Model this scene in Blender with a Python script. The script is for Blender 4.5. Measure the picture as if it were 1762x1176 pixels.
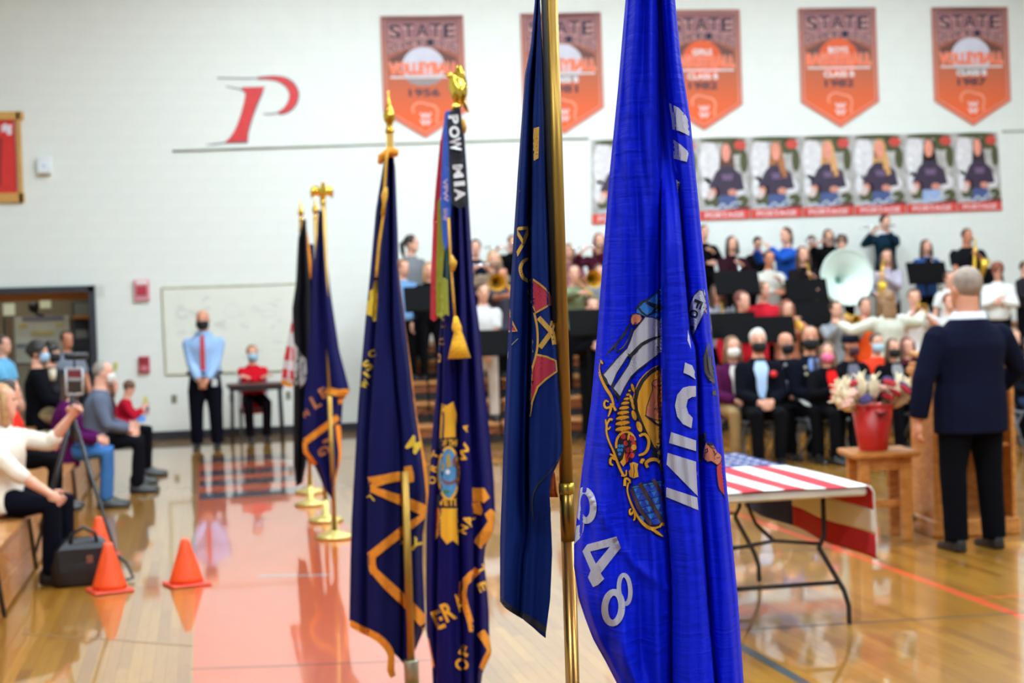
import bpy, bmesh, math, random
import numpy as np
from mathutils import Vector, Matrix, noise
random.seed(7); np.random.seed(7)
for o in list(bpy.data.objects): bpy.data.objects.remove(o)
SC = bpy.context.scene; COL = SC.collection
# ---------------------------------------------------------------- camera
FPX = 2624.0; CX, CY = 881.0, 588.0
ROLL = 0.032; YAW = math.atan(0.203); PIT = math.atan(52/2624)
CAM = Vector((0, 0, 1.65))
F0 = Vector((math.sin(YAW), math.cos(YAW), 0)); R0 = Vector((math.cos(YAW), -math.sin(YAW), 0)); ZU = Vector((0, 0, 1))
FW = F0*math.cos(PIT) - ZU*math.sin(PIT); U0 = ZU*math.cos(PIT) + F0*math.sin(PIT)
RT = R0*math.cos(ROLL) - U0*math.sin(ROLL); UP = R0*math.sin(ROLL) + U0*math.cos(ROLL)
cd = bpy.data.cameras.new('camera'); cam = bpy.data.objects.new('camera', cd); COL.objects.link(cam)
cam.matrix_world = Matrix(((RT.x, UP.x, -FW.x, CAM.x), (RT.y, UP.y, -FW.y, CAM.y), (RT.z, UP.z, -FW.z, CAM.z), (0, 0, 0, 1)))
cd.sensor_fit = 'HORIZONTAL'; cd.sensor_width = 23.5; cd.lens = FPX/1762*23.5; cd.clip_end = 200
cd.dof.use_dof = True; cd.dof.focus_distance = 2.68; cd.dof.aperture_fstop = 3.5
SC.camera = cam
# ---------------------------------------------------------------- world, exposure
wd = bpy.data.worlds.new('world'); SC.world = wd; wd.use_nodes = True
wd.node_tree.nodes['Background'].inputs[0].default_value = (.82, .9, 1, 1); wd.node_tree.nodes['Background'].inputs[1].default_value = .25
vs = SC.view_settings; vs.view_transform = 'Standard'; vs.look = 'None'; vs.gamma = 1; vs.exposure = 0.0; vs.use_curve_mapping = False
LAMP = 107.0          # strength of the ceiling lamps' diffusers
SC.cycles.max_bounces = 7; SC.cycles.diffuse_bounces = 4; SC.cycles.glossy_bounces = 4; SC.cycles.transparent_max_bounces = 6
SC.cycles.caustics_reflective = False; SC.cycles.caustics_refractive = False; SC.cycles.sample_clamp_indirect = 6
# ---------------------------------------------------------------- pixel <-> place
def ray(x, y): return FW + RT*((x-CX)/FPX) - UP*((y-CY)/FPX)
def W(x, y, Z): return CAM + ray(x, y)*Z                       # a point at depth Z
def G(x, y, z=0.0):                                            # on a level plane
    d = ray(x, y); return CAM + d*((z-CAM.z)/d.z)
def V(x, y, Y):                                                # on a plane of constant Y
    d = ray(x, y); return CAM + d*(Y/d.y)
def proj(p):
    q = Vector(p)-CAM; z = q.dot(FW); return CX+FPX*q.dot(RT)/z, CY-FPX*q.dot(UP)/z, z
WALL = 22.0
def WL(off): return lambda x, y: V(x, y, WALL-off)
# ---------------------------------------------------------------- materials
def lin(c): return tuple(((v/255)/12.92 if v/255 <= .04045 else ((v/255+.055)/1.055)**2.4) for v in c)
MATS = {}
def mat(c, rough=.6, metal=0.0, var=.08, scale=6.0, bump=0.0, bscale=40.0, sheen=0.0, emit=0.0, coat=0.0, spec=.5):
    key = (tuple(c), rough, metal, var, scale, bump, bscale, sheen, emit, coat, spec)
    if key in MATS: return MATS[key]
    m = bpy.data.materials.new('paint_%d_%d_%d' % tuple(c)); m.use_nodes = True; N = m.node_tree.nodes; L = m.node_tree.links
    b = N['Principled BSDF']; b.inputs['Roughness'].default_value = rough; b.inputs['Metallic'].default_value = metal
    b.inputs['Specular IOR Level'].default_value = spec; b.inputs['Coat Weight'].default_value = coat; b.inputs['Coat Roughness'].default_value = .15
    if sheen: b.inputs['Sheen Weight'].default_value = sheen
    l = lin(c); tc = N.new('ShaderNodeTexCoord')
    if var:
        n = N.new('ShaderNodeTexNoise'); n.inputs['Scale'].default_value = scale; n.inputs['Detail'].default_value = 5
        r = N.new('ShaderNodeValToRGB'); e = r.color_ramp.elements
        e[0].position = .3; e[1].position = .7
        e[0].color = (*[v*(1-var) for v in l], 1); e[1].color = (*[min(1, v*(1+var)) for v in l], 1)
        L.new(tc.outputs['Object'], n.inputs['Vector']); L.new(n.outputs['Fac'], r.inputs['Fac']); L.new(r.outputs['Color'], b.inputs['Base Color'])
    else: b.inputs['Base Color'].default_value = (*l, 1)
    if bump:
        n2 = N.new('ShaderNodeTexNoise'); n2.inputs['Scale'].default_value = bscale; n2.inputs['Detail'].default_value = 3
        bp = N.new('ShaderNodeBump'); bp.inputs['Strength'].default_value = bump; bp.inputs['Distance'].default_value = .01
        L.new(tc.outputs['Object'], n2.inputs['Vector']); L.new(n2.outputs['Fac'], bp.inputs['Height']); L.new(bp.outputs['Normal'], b.inputs['Normal'])
    if emit:
        b.inputs['Emission Color'].default_value = (*l, 1); b.inputs['Emission Strength'].default_value = emit
    MATS[key] = m; return m
def wood(c, c2, scale=(2, 2, 14), rough=.35, axis=None, coat=.2):
    key = ('wood', tuple(c), tuple(c2), scale, rough, coat)
    if key in MATS: return MATS[key]
    m = bpy.data.materials.new('wood'); m.use_nodes = True; N = m.node_tree.nodes; L = m.node_tree.links; b = N['Principled BSDF']
    b.inputs['Roughness'].default_value = rough; b.inputs['Coat Weight'].default_value = coat
    tc = N.new('ShaderNodeTexCoord'); mp = N.new('ShaderNodeMapping'); mp.inputs['Scale'].default_value = scale
    n = N.new('ShaderNodeTexNoise'); n.inputs['Scale'].default_value = 4; n.inputs['Detail'].default_value = 6; n.inputs['Distortion'].default_value = .6
    r = N.new('ShaderNodeValToRGB'); e = r.color_ramp.elements; e[0].position = .35; e[1].position = .68; e[0].color = (*lin(c2), 1); e[1].color = (*lin(c), 1)
    L.new(tc.outputs['Object'], mp.inputs[0]); L.new(mp.outputs[0], n.inputs['Vector']); L.new(n.outputs['Fac'], r.inputs['Fac']); L.new(r.outputs['Color'], b.inputs['Base Color'])
    MATS[key] = m; return m
# ---------------------------------------------------------------- mesh builder
class MB:
    def __init__(s): s.v = []; s.f = []
    def add(s, vs, fs):
        k = len(s.v); s.v += [tuple(p) for p in vs]; s.f += [tuple(i+k for i in q) for q in fs]; return s
    def box(s, c, d, R=None, taper=1.0):
        x, y, z = d[0]/2, d[1]/2, d[2]/2; c = Vector(c)
        ps = [Vector((i*x*(taper if k > 0 else 1), j*y*(taper if k > 0 else 1), k*z)) for k in (-1, 1) for i, j in ((-1, -1), (1, -1), (1, 1), (-1, 1))]
        if R is not None: ps = [R @ p for p in ps]
        return s.add([c+p for p in ps], [(3, 2, 1, 0), (4, 5, 6, 7), (0, 1, 5, 4), (1, 2, 6, 5), (2, 3, 7, 6), (3, 0, 4, 7)])
    def bbox(s, c, d, r=.01, R=None):                             # box with chamfered edges
        x, y, z = d[0]/2, d[1]/2, d[2]/2; c = Vector(c); r = min(r, x*.9, y*.9, z*.9); bm = bmesh.new()
        bmesh.ops.create_cube(bm, size=1)
        for q in bm.verts: q.co = Vector((q.co.x*2*x, q.co.y*2*y, q.co.z*2*z))
        bmesh.ops.bevel(bm, geom=bm.edges[:], offset=r, segments=1, affect='EDGES')
        bm.verts.index_update()
        s.add([c+(R @ q.co if R is not None else q.co) for q in bm.verts], [[q.index for q in fc.verts] for fc in bm.faces]); bm.free(); return s
    def tube(s, pts, rad, n=8, cap=True, flat=1.0):
        pts = [Vector(p) for p in pts]; m = len(pts)
        if not isinstance(rad, (list, tuple)): rad = [rad]*m
        vs = []; prev = None
        for i, p in enumerate(pts):
            t = (pts[min(i+1, m-1)]-pts[max(i-1, 0)]).normalized()
            if prev is None:
                a = Vector((0, 0, 1)) if abs(t.z) < .9 else Vector((1, 0, 0)); e1 = t.cross(a).normalized()
            else: e1 = (prev - t*prev.dot(t)).normalized()
            prev = e1; e2 = t.cross(e1)
            for j in range(n):
                a = 2*math.pi*j/n; vs.append(p + e1*(math.cos(a)*rad[i]) + e2*(math.sin(a)*rad[i]*flat))
        fs = [(i*n+j, i*n+(j+1) % n, (i+1)*n+(j+1) % n, (i+1)*n+j) for i in range(m-1) for j in range(n)]
        if cap: fs += [tuple(reversed(range(n))), tuple((m-1)*n+j for j in range(n))]
        return s.add(vs, fs)
    def lathe(s, prof, c=(0, 0, 0), n=20, M=None, cap=True):      # prof: (r, z)
        c = Vector(c); vs = []
        for r, z in prof:
            for j in range(n):
                a = 2*math.pi*j/n; p = Vector((r*math.cos(a), r*math.sin(a), z)); vs.append(c+(M @ p if M is not None else p))
        m = len(prof); fs = [(i*n+j, i*n+(j+1) % n, (i+1)*n+(j+1) % n, (i+1)*n+j) for i in range(m-1) for j in range(n)]
        if cap: fs += [tuple(reversed(range(n))), tuple((m-1)*n+j for j in range(n))]
        return s.add(vs, fs)
    def loft(s, rings, cap=True):                                 # rings: lists of equal length
        n = len(rings[0]); vs = [p for r in rings for p in r]; m = len(rings)
        fs = [(i*n+j, i*n+(j+1) % n, (i+1)*n+(j+1) % n, (i+1)*n+j) for i in range(m-1) for j in range(n)]
        if cap: fs += [tuple(reversed(range(n))), tuple((m-1)*n+j for j in range(n))]
        return s.add(vs, fs)
    def ball(s, c, r, nu=14, nv=9, M=None):
        c = Vector(c); r = Vector(r) if isinstance(r, (list, tuple, Vector)) else Vector((r, r, r)); rings = []
        for i in range(nv+1):
            ph = math.pi*(i+.0)/nv; ph = min(max(ph, .02), math.pi-.02); ring = []
            for j in range(nu):
                a = 2*math.pi*j/nu; p = Vector((r.x*math.sin(ph)*math.cos(a), r.y*math.sin(ph)*math.sin(a), -r.z*math.cos(ph)))
                ring.append(c+(M @ p if M is not None else p))
            rings.append(ring)
        return s.loft(rings)
    def mesh(s, name, off=None):
        me = bpy.data.meshes.new(name); o = off or Vector((0, 0, 0))
        me.from_pydata([Vector(p)-o for p in s.v], [], s.f); me.update(); return me
def link(name, me, m=None, parent=None, smooth=False):
    o = bpy.data.objects.new(name, me); COL.objects.link(o)
    if m is not None: me.materials.append(m)
    if parent is not None: o.parent = parent
    if smooth: me.polygons.foreach_set('use_smooth', [True]*len(me.polygons))
    return o
def OB(name, mb, m, parent=None, smooth=False, off=None): return link(name, mb.mesh(name, off), m, parent, smooth)
def tag(o, label, cat, group=None, kind=None):
    if label: o['label'] = label
    if cat: o['category'] = cat
    if group: o['group'] = group
    if kind: o['kind'] = kind
    return o
def thing(name, label, cat, loc=(0, 0, 0), rz=0.0, group=None):
    o = bpy.data.objects.new(name, None); COL.objects.link(o); o.location = loc; o.rotation_euler = (0, 0, rz); o.empty_display_size = .05
    return tag(o, label, cat, group)
def struct(name, mb, m, parent=None, smooth=False):
    o = OB(name, mb, m, parent, smooth)
    if parent is None: o['kind'] = 'structure'
    return o
# ---------------------------------------------------------------- flat shapes mapped on to surfaces
TXT = {}
def text2d(s, bold=.0):
    k = (s, bold)
    if k not in TXT:
        cu = bpy.data.curves.new('t', 'FONT'); cu.body = s; cu.offset = bold; cu.resolution_u = 3
        o = bpy.data.objects.new('t', cu); me = bpy.data.meshes.new_from_object(o)
        v = np.array([p.co[:2] for p in me.vertices]); f = [tuple(p.vertices) for p in me.polygons]
        lo, hi = v.min(0), v.max(0); v = (v-lo)/(hi-lo); v[:, 1] = 1-v[:, 1]; TXT[k] = (v, f, (hi-lo))
        bpy.data.objects.remove(o); bpy.data.curves.remove(cu); bpy.data.meshes.remove(me)
    return TXT[k]
def frame(cx, cy, w, h, ang=0, shear=0):
    """unit square (y down) -> pixels, turned clockwise by ang degrees"""
    a = math.radians(ang); c, s = math.cos(a), math.sin(a)
    def fn(p):
        x = (p[0]-.5)*w + shear*(.5-p[1])*h; y = (p[1]-.5)*h
        return (cx+x*c-y*s, cy+x*s+y*c)
    return fn
def ell(cx, cy, rx, ry, n=28, ang=0, a0=0, a1=360):
    a = math.radians(ang); out = []
    full = a1-a0 >= 360
    for i in range(n if full else n+1):
        t = math.radians(a0+(a1-a0)*i/n); x, y = rx*math.cos(t), ry*math.sin(t)
        out.append((cx+x*math.cos(a)-y*math.sin(a), cy+x*math.sin(a)+y*math.cos(a)))
    return out
def stroke(pts, w, closed=False):
    """outline of a line of width w (number or list)"""
    n = len(pts); ws = w if isinstance(w, (list, tuple)) else [w]*n; L, Rr = [], []
    for i in range(n):
        a = pts[max(i-1, 0)]; b = pts[min(i+1, n-1)]; dx, dy = b[0]-a[0], b[1]-a[1]; l = math.hypot(dx, dy) or 1
        nx, ny = -dy/l*ws[i]/2, dx/l*ws[i]/2; L.append((pts[i][0]+nx, pts[i][1]+ny)); Rr.append((pts[i][0]-nx, pts[i][1]-ny))
    return L, Rr
def smooth_pts(pts, k=4):
    P = [np.array(p, float) for p in pts]; out = []
    for i in range(len(P)-1):
        p0 = P[max(i-1, 0)]; p1 = P[i]; p2 = P[i+1]; p3 = P[min(i+2, len(P)-1)]
        for j in range(k):
            t = j/k; out.append(tuple(.5*((2*p1)+(-p0+p2)*t+(2*p0-5*p1+4*p2-p3)*t*t+(-p0+3*p1-3*p2+p3)*t**3)))
    out.append(tuple(P[-1])); return out
class Flat:
    """collects flat shapes in pixels, then lays them on a surface"""
    def __init__(s): s.v = []; s.f = []
    def poly(s, pts):
        k = len(s.v); s.v += [tuple(map(float, p)) for p in pts]; s.f.append(tuple(range(k, k+len(pts)))); return s
    def line(s, pts, w, sm=0):
        if sm:
            n0 = len(pts)
            if isinstance(w, (list, tuple)): w = list(np.interp(np.linspace(0, n0-1, (n0-1)*sm+1), range(n0), w))
            pts = smooth_pts(pts, sm)
        L, R = stroke(pts, w); k = len(s.v); n = len(pts); s.v += L+R
        s.f += [(k+i, k+i+1, k+n+i+1, k+n+i) for i in range(n-1)]; return s
    def text(s, t, fr, bold=0.0):
        v, f, _ = text2d(t, bold); k = len(s.v); s.v += [fr(p) for p in v]; s.f += [tuple(i+k for i in q) for q in f]; return s
    def lay(s, name, fn, m, parent=None, off=None, seg=None, base=None, thick=0.0):
        bm = bmesh.new(); vs = [bm.verts.new((p[0], p[1], 0)) for p in s.v]
        for q in s.f:
            try: bm.faces.new([vs[i] for i in q])
            except ValueError: pass
        bmesh.ops.triangulate(bm, faces=bm.faces[:])
        if seg:
            for _ in range(6):
                es = [e for e in bm.edges if e.calc_length() > seg]
                if not es: break
                bmesh.ops.subdivide_edges(bm, edges=es, cuts=1); bmesh.ops.triangulate(bm, faces=bm.faces[:])
        base = base or Vector((0, 0, 0))
        for q in bm.verts: q.co = Vector(fn(q.co.x, q.co.y))-base
        bm.normal_update()
        for fc in bm.faces:                                   # face the viewer
            if fc.normal.dot(fc.calc_center_median()+base-CAM) > 0: fc.normal_flip()
        me = bpy.data.meshes.new(name); bm.to_mesh(me); bm.free()
        return link(name, me, m, parent)
# ================================================================ ROOM SHELL
XL, XR, YB, HT = -7.0, 17.0, -9.0, 7.6
white = (226, 229, 224)
M_BLOCK = mat((229, 232, 228), rough=.5, var=.02, scale=3, bump=.12, bscale=60)
# --- floor: maple boards running the length of the court
def floor_mat():
    m = bpy.data.materials.new('maple_boards'); m.use_nodes = True; N = m.node_tree.nodes; L = m.node_tree.links; b = N['Principled BSDF']
    b.inputs['Roughness'].default_value = .33; b.inputs['Coat Weight'].default_value = 1; b.inputs['Coat Roughness'].default_value = .035; b.inputs['Coat IOR'].default_value = 1.55
    g = N.new('ShaderNodeNewGeometry'); oi = N.new('ShaderNodeObjectInfo'); ad = N.new('ShaderNodeMath'); ad.operation = 'ADD'; fr = N.new('ShaderNodeMath'); fr.operation = 'FRACT'
    L.new(g.outputs['Random Per Island'], ad.inputs[0]); L.new(oi.outputs['Random'], ad.inputs[1]); L.new(ad.outputs[0], fr.inputs[0])
    r = N.new('ShaderNodeValToRGB'); e = r.color_ramp.elements
    e[0].position = 0; e[0].color = (*lin((143, 91, 24)), 1); e[1].position = 1; e[1].color = (*lin((178, 126, 43)), 1)
    k = r.color_ramp.elements.new(.12); k.color = (*lin((156, 104, 29)), 1)
    k = r.color_ramp.elements.new(.6); k.color = (*lin((168, 117, 36)), 1)
    L.new(fr.outputs[0], r.inputs[0])
    mp = N.new('ShaderNodeMapping'); mp.inputs['Scale'].default_value = (30, 2.2, 1); n = N.new('ShaderNodeTexNoise'); n.inputs['Scale'].default_value = 2; n.inputs['Detail'].default_value = 5
    L.new(g.outputs['Position'], mp.inputs[0]); L.new(mp.outputs[0], n.inputs['Vector'])
    mx = N.new('ShaderNodeMixRGB'); mx.blend_type = 'MULTIPLY'; mx.inputs[0].default_value = .35; L.new(r.outputs[0], mx.inputs[1])
    gr = N.new('ShaderNodeValToRGB'); gr.color_ramp.elements[0].color = (.62, .5, .4, 1); gr.color_ramp.elements[1].color = (1, 1, 1, 1); gr.color_ramp.elements[0].position = .3; gr.color_ramp.elements[1].position = .6
    L.new(n.outputs['Fac'], gr.inputs[0]); L.new(gr.outputs[0], mx.inputs[2]); L.new(mx.outputs[0], b.inputs['Base Color'])
    return m
M_FLOOR = floor_mat()
floor = struct('floor', MB().box(((XL+XR)/2, (YB+WALL+4)/2, -.06), (XR-XL, WALL+4-YB, .08)), mat((120, 82, 44), rough=.7))
bw = .0572; cand = []; rest = MB()
x = -3.6
while x < 12.5:
    y = 5.6 - random.random()*1.2
    while y < WALL:
        l = random.uniform(.7, 2.0); y1 = min(y+l, WALL)
        cand.append((x, y, y1)); y = y1
    x += bw
def shows(c):
    q = proj((c[0], (c[1]+c[2])/2, 0)); return 0 < q[0] < 1762 and q[1] < 1180
cand.sort(key=lambda c: (not shows(c), c[1]+.2*abs(c[0]-1)))
bme = MB().box((.5, .5, -.5), (1, 1, 1)).mesh('board'); bme.materials.append(M_FLOOR)
for i, (x, y0, y1) in enumerate(cand):
    if i < 300:
        o = bpy.data.objects.new('floor_board', bme); COL.objects.link(o); o.parent = floor
        o.location = (x+.0003, y0+.0004, 0); o.scale = (bw-.0006, y1-y0-.0008, .0195)
    else: rest.box((x+bw/2, (y0+y1)/2, -.00975), (bw-.0006, y1-y0-.0008, .0195))
o = OB('floor_boards_beyond', rest, M_FLOOR, floor); o['kind'] = 'stuff'
# --- paint on the court
def coatpaint(c, rough=.3): return mat(c, rough=rough, coat=1.0, var=.03)
def ground(name, polys, c, z=.0012):
    mb = MB()
    for P in polys:
        n = len(P); a = [Vector((p[0], p[1], z)) for p in P]; b_ = [Vector((p[0], p[1], 0.0002)) for p in P]
        mb.add(a+b_, [tuple(range(n))]+[(i, (i+1) % n, n+(i+1) % n, n+i) for i in range(n)])
    bm = bmesh.new(); me = mb.mesh(name); bm.from_mesh(me); bmesh.ops.recalc_face_normals(bm, faces=bm.faces[:]); bm.to_mesh(me); bm.free()
    m = mat(c, rough=.35, var=.04); m.node_tree.nodes['Principled BSDF'].inputs['Coat Weight'].default_value = 1; m.node_tree.nodes['Principled BSDF'].inputs['Coat Roughness'].default_value = .035; m.node_tree.nodes['Principled BSDF'].inputs['Coat IOR'].default_value = 1.46
    return link(name, me, m, floor)
def gline(name, px, w, c, z=.0022):
    pts = [G(*p) for p in px]; L, R = stroke([(p.x, p.y) for p in pts], w)
    return ground(name, [L+R[::-1]], c, z)
OL = G(336, 1000).x; OW = 1.16
y0 = G(336, 800).y
ground('orange_lane', [[(OL, 4.5), (OL+OW, 4.5), (OL+OW, y0-.9), (OL+OW-.1, y0-.25), (OL+OW-.25, y0), (OL, y0)]], (196, 76, 8))
def arc(ya, yb, c, name):                      # stripes of the lettered end of the lane
    y1, y2 = G(342, ya).y, G(342, yb).y; n = 8
    xs = [OL+.02+(OW-.12)*i/n for i in range(n+1)]
    b = lambda x: -.10*((x-OL)/OW)**2*-1.6
    ground(name, [[(x, y1+b(x)) for x in xs]+[(x, y2+b(x)) for x in xs[::-1]]], c, .003)
for ya, yb in ((797, 790), (821, 812), (838.5, 829.5), (861, 850)): arc(ya, yb, (38, 36, 58), 'dark_stripe')
L_, R_ = stroke([(OL+OW-.04, y0-.95), (OL+OW-.06, y0-.5), (OL+OW-.18, y0-.15), (OL+OW-.3, y0+.05)], .09)
ground('pale_outline', [L_+R_[::-1]], (190, 188, 190), .0026)
gline('court_line', [(443, 992), (510, 991), (568, 990)], .05, (150, 150, 158))
gline('court_line', [(330, 1152), (480, 1147), (600, 1142), (760, 1136)], .02, (120, 70, 60))
gline('court_line', [(40, 1092), (180, 1100), (330, 1112)], .016, (150, 122, 84))
gline('court_line', [(590, 788), (640, 786), (760, 783), (1000, 776)], .05, (96, 112, 132))
gline('court_line', [(480, 791), (560, 789), (590, 788)], .05, (96, 112, 132))
gline('orange_court_line', [(1160, 847), (1257.5, 881), (1500, 967), (1761.6, 1063), (1900, 1113)], .052, (226, 84, 44))
gline('orange_court_line', [(1680, 1030), (1762, 1025), (1900, 1018)], .02, (222, 96, 60))
gline('court_line', [(1200, 1091), (1281, 1084), (1500, 1071), (1762, 1055), (1900, 1046)], .022, (110, 92, 66))
gline('court_line', [(1200, 957), (1273, 952), (1430, 945), (1590, 937), (1850, 925)], .02, (120, 104, 80))
gline('grey_court_line', [(1180, 1062), (1277, 1115), (1378, 1173), (1440, 1210)], .05, (70, 82, 88), .0031)
# --- back wall of painted block with the doorway at the left
dx0, dx1 = V(-120, 560, WALL).x, V(166, 560, WALL).x; dz = V(80, 494, WALL).z
wb = MB()
def wbox(x0, x1, z0, z1): wb.box(((x0+x1)/2, WALL+.1, (z0+z1)/2), (x1-x0, .2, z1-z0))
wbox(XL, dx0, 0, HT); wbox(dx1, XR, 0, HT); wbox(dx0, dx1, dz, HT)
wall_back = struct('wall_back', wb, mat((212, 216, 210), rough=.7, var=.02))
BWD, BHT = .406, .203; blocks = []
for r in range(int(HT/BHT)+1):
    z0, z1 = r*BHT, min((r+1)*BHT, HT); xo = XL - (BWD/2 if r % 2 else 0); c = xo
    while c < 14:
        a, b_ = max(c, XL), min(c+BWD, 16.9); c += BWD
        if a < dx1 and b_ > dx0 and z0 < dz:
            if z1 > dz: z0b = dz
            else:
                z0b = z0
                if a < dx0 < b_: b_ = dx0
                elif a < dx1 < b_: a = dx1
                else: continue
        else: z0b = z0
        if b_-a > .03 and z1-z0b > .03: blocks.append((a, b_, z0b, z1))
def bshow(q):
    p = proj(((q[0]+q[1])/2, WALL, (q[2]+q[3])/2)); return -30 < p[0] < 1790 and -30 < p[1] < 760
full = [q for q in blocks if bshow(q) and abs(q[1]-q[0]-BWD) < .01 and abs(q[3]-q[2]-BHT) < .01]
full.sort(key=lambda q: (abs((q[0]+q[1])/2+.4)+abs((q[2]+q[3])/2-2.6)))
first = set(full[:300]); rest = MB(); J = .003
def blk(mb, c, d): 
    x, y, z = d[0]/2, d[1], d[2]/2; t = .006
    mb.add([(c[0]+i*x, c[1], c[2]+k*z) for i, k in ((-1, -1), (1, -1), (1, 1), (-1, 1))] + [(c[0]+i*(x-t), c[1]-y, c[2]+k*(z-t)) for i, k in ((-1, -1), (1, -1), (1, 1), (-1, 1))],
           [(4, 5, 6, 7), (0, 1, 5, 4), (1, 2, 6, 5), (2, 3, 7, 6), (3, 0, 4, 7)])
pm = MB(); blk(pm, (0, 0, 0), (BWD-J, .002, BHT-J)); pme = pm.mesh('block'); pme.materials.append(M_BLOCK)
for q in blocks:
    if q in first:
        o = bpy.data.objects.new('block', pme); COL.objects.link(o); o.parent = wall_back; o.location = ((q[0]+q[1])/2, WALL, (q[2]+q[3])/2)
    else: blk(rest, ((q[0]+q[1])/2, WALL, (q[2]+q[3])/2), (q[1]-q[0]-J, .002, q[3]-q[2]-J))
o = OB('blocks_beyond', rest, M_BLOCK, wall_back); o['kind'] = 'stuff'
struct('wall_left', MB().box((XL-.1, (YB+WALL)/2, HT/2), (.2, WALL-YB, HT)), mat((206, 210, 204), var=.02))
struct('wall_right', MB().box((XR+.1, (YB+WALL)/2, HT/2), (.2, WALL-YB, HT)), mat((206, 210, 204), var=.02))
struct('wall_rear', MB().box(((XL+XR)/2, YB-.1, HT/2), (XR-XL, .2, HT)), mat((206, 210, 204), var=.02))
struct('ceiling', MB().box(((XL+XR)/2, (YB+WALL)/2, HT+.1), (XR-XL+.4, WALL-YB+.4, .2)), mat((200, 202, 200), var=.02))
struct('baseboard_back', MB().box(((dx1+.08+XR)/2, WALL-.02, .06), (XR-dx1-.08, .03, .115)), mat((38, 38, 46), rough=.4))
# steel beam under the ceiling at the back wall, just showing at the top left
bz = V(20, 2, WALL-.3).z
tag(OB('ceiling_beam', MB().box((XL+2.1, WALL-.35, bz+.2), (3.4, .3, .38)), mat((150, 154, 158), rough=.5)), 'grey beam along the top of the wall at the upper left corner', 'beam')
# lamps
k = 0
for yy in (-2, 4.5, 11, 17.5):
    for xx in ((-2.5, 2.0, 6.5, 11.0) if yy < 15 else (1.6, 5.6, 10.5)):
        t = thing('ceiling_light', None, None, (xx, yy, HT-.02), 0, 'gym ceiling lights'); tag(t, 'white rectangular gym ceiling light high above the court', 'ceiling light')
        OB('housing', MB().bbox((0, 0, -.05), (1.5, .8, .1), .02), mat((210, 210, 210), rough=.4), t)
        OB('diffuser', MB().box((0, 0, -.108), (1.4, .7, .012)), mat((226, 244, 253), var=0, emit=LAMP), t)
# --- doorway, its dark frame and the corridor behind it
fr_ = MB(); w_ = .085
for xa in (dx0+w_/2, dx1-w_/2): fr_.box((xa, WALL-.01, dz/2), (w_, .26, dz))
fr_.box(((dx0+dx1)/2, WALL-.01, dz-w_/2), (dx1-dx0, .26, w_))
d1 = struct('door_1', fr_, mat((36, 37, 48), rough=.45)); 
def CO(px, py, d=1.7): return V(px, py, WALL+d)
a, b_ = CO(30, 620), CO(-2, 620)
cb = WALL+1.9
corr = MB(); corr.box(((dx0+dx1)/2, cb+.1, 1.5), (4.5, .2, 3.2)); struct('wall_corridor', corr, mat((150, 142, 122), var=.05))
struct('ceiling_corridor', MB().box(((dx0+dx1)/2, WALL+1.1, dz+.35), (4.5, 1.8, .06)), mat((190, 186, 172)))
for sx in (-1, 1): struct('wall_corridor_side', MB().box(((dx0+dx1)/2+sx*2.2, WALL+1.05, 1.5), (.1, 1.7, 3.2)), mat((96, 96, 100)))
tl = thing('ceiling_light', 'small light of the corridor behind the doorway', 'ceiling light', ((dx0+dx1)/2, WALL+1.0, dz+.31)); OB('diffuser', MB().box((0, 0, -.03), (1.1, .35, .03)), mat((255, 246, 226), var=0, emit=5), tl); OB('housing', MB().bbox((0, 0, -.005), (1.2, .45, .03)), mat((220, 220, 216)), tl)
def panel(name, label, cat, x0, y0_, x1, y1, d, c, th=.03, parent=None, **k):
    p, q = CO(x0, y0_, d), CO(x1, y1, d); mb = MB().bbox(((p.x+q.x)/2, p.y, (p.z+q.z)/2), (abs(q.x-p.x), th, abs(p.z-q.z)), .006)
    o = OB(name, mb, mat(c, **k), parent)
    if label: tag(o, label, cat)
    return o
panel('wooden_beam', 'orange wooden beam across the top of the corridor doorway', 'beam', -40, 503, 160, 515, .35, (186, 118, 58), .12)
nb = panel('notice_board', 'white notice board hung in the corridor behind the doorway', 'notice board', 24, 546, 122, 622, 1.84, (206, 214, 208))
for (x0, y0_, x1, y1, c) in ((32, 558, 48, 564, (206, 196, 120)), (54, 570, 92, 577, (206, 202, 140)), (96, 556, 110, 563, (196, 196, 140)), (38, 546, 110, 551, (128, 128, 160)), (28, 592, 46, 598, (120, 130, 150)), (60, 590, 84, 612, (226, 226, 216))):
    panel('paper', None, None, x0, y0_, x1, y1, 1.81, c, .004, nb)
panel('lit_window_sheet', 'glowing square window sheet above the notice board at its left', 'sheet', 5, 523, 26, 543, 1.86, (222, 230, 206), .02, emit=.25)  # bright windows built as sheets with a faint glow of their own
panel('lit_window_sheet', 'glowing square window sheet above the notice board at its right', 'sheet', 68, 513, 88, 531, 1.86, (214, 222, 190), .02, emit=.25)
cbd = panel('dark_cupboard', 'dark cupboard standing at the right side of the corridor', 'cupboard', 124, 520, 160, 744, 1.78, (52, 56, 70), .18)
sh = panel('wooden_shelf', 'orange wooden shelf on the dark corridor cupboard', 'shelf', 126, 544, 157, 549, 1.58, (176, 116, 54), .2)
panel('grey_box', 'pale grey box on top shelf of the corridor cupboard', 'box', 128, 522, 158, 543, 1.59, (128, 138, 138), .16)
panel('attached_box', None, None, 130, 568, 152, 582, 1.68, (140, 150, 160), .03, cbd)  # grey box attached to the cupboard, no drawer behind it
pst = panel('door_post', 'dark post at the left of the corridor with wooden edge', 'post', 6, 548, 17, 757, .9, (34, 34, 44), .1)
panel('wood_edge', None, None, 17, 550, 20, 690, .88, (120, 72, 44), .1, pst)
p = CO(58, 528, 1.2); gb = thing('hanging_globe', 'black round lamp hanging in front of the corridor notice board', 'lamp', p)
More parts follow.
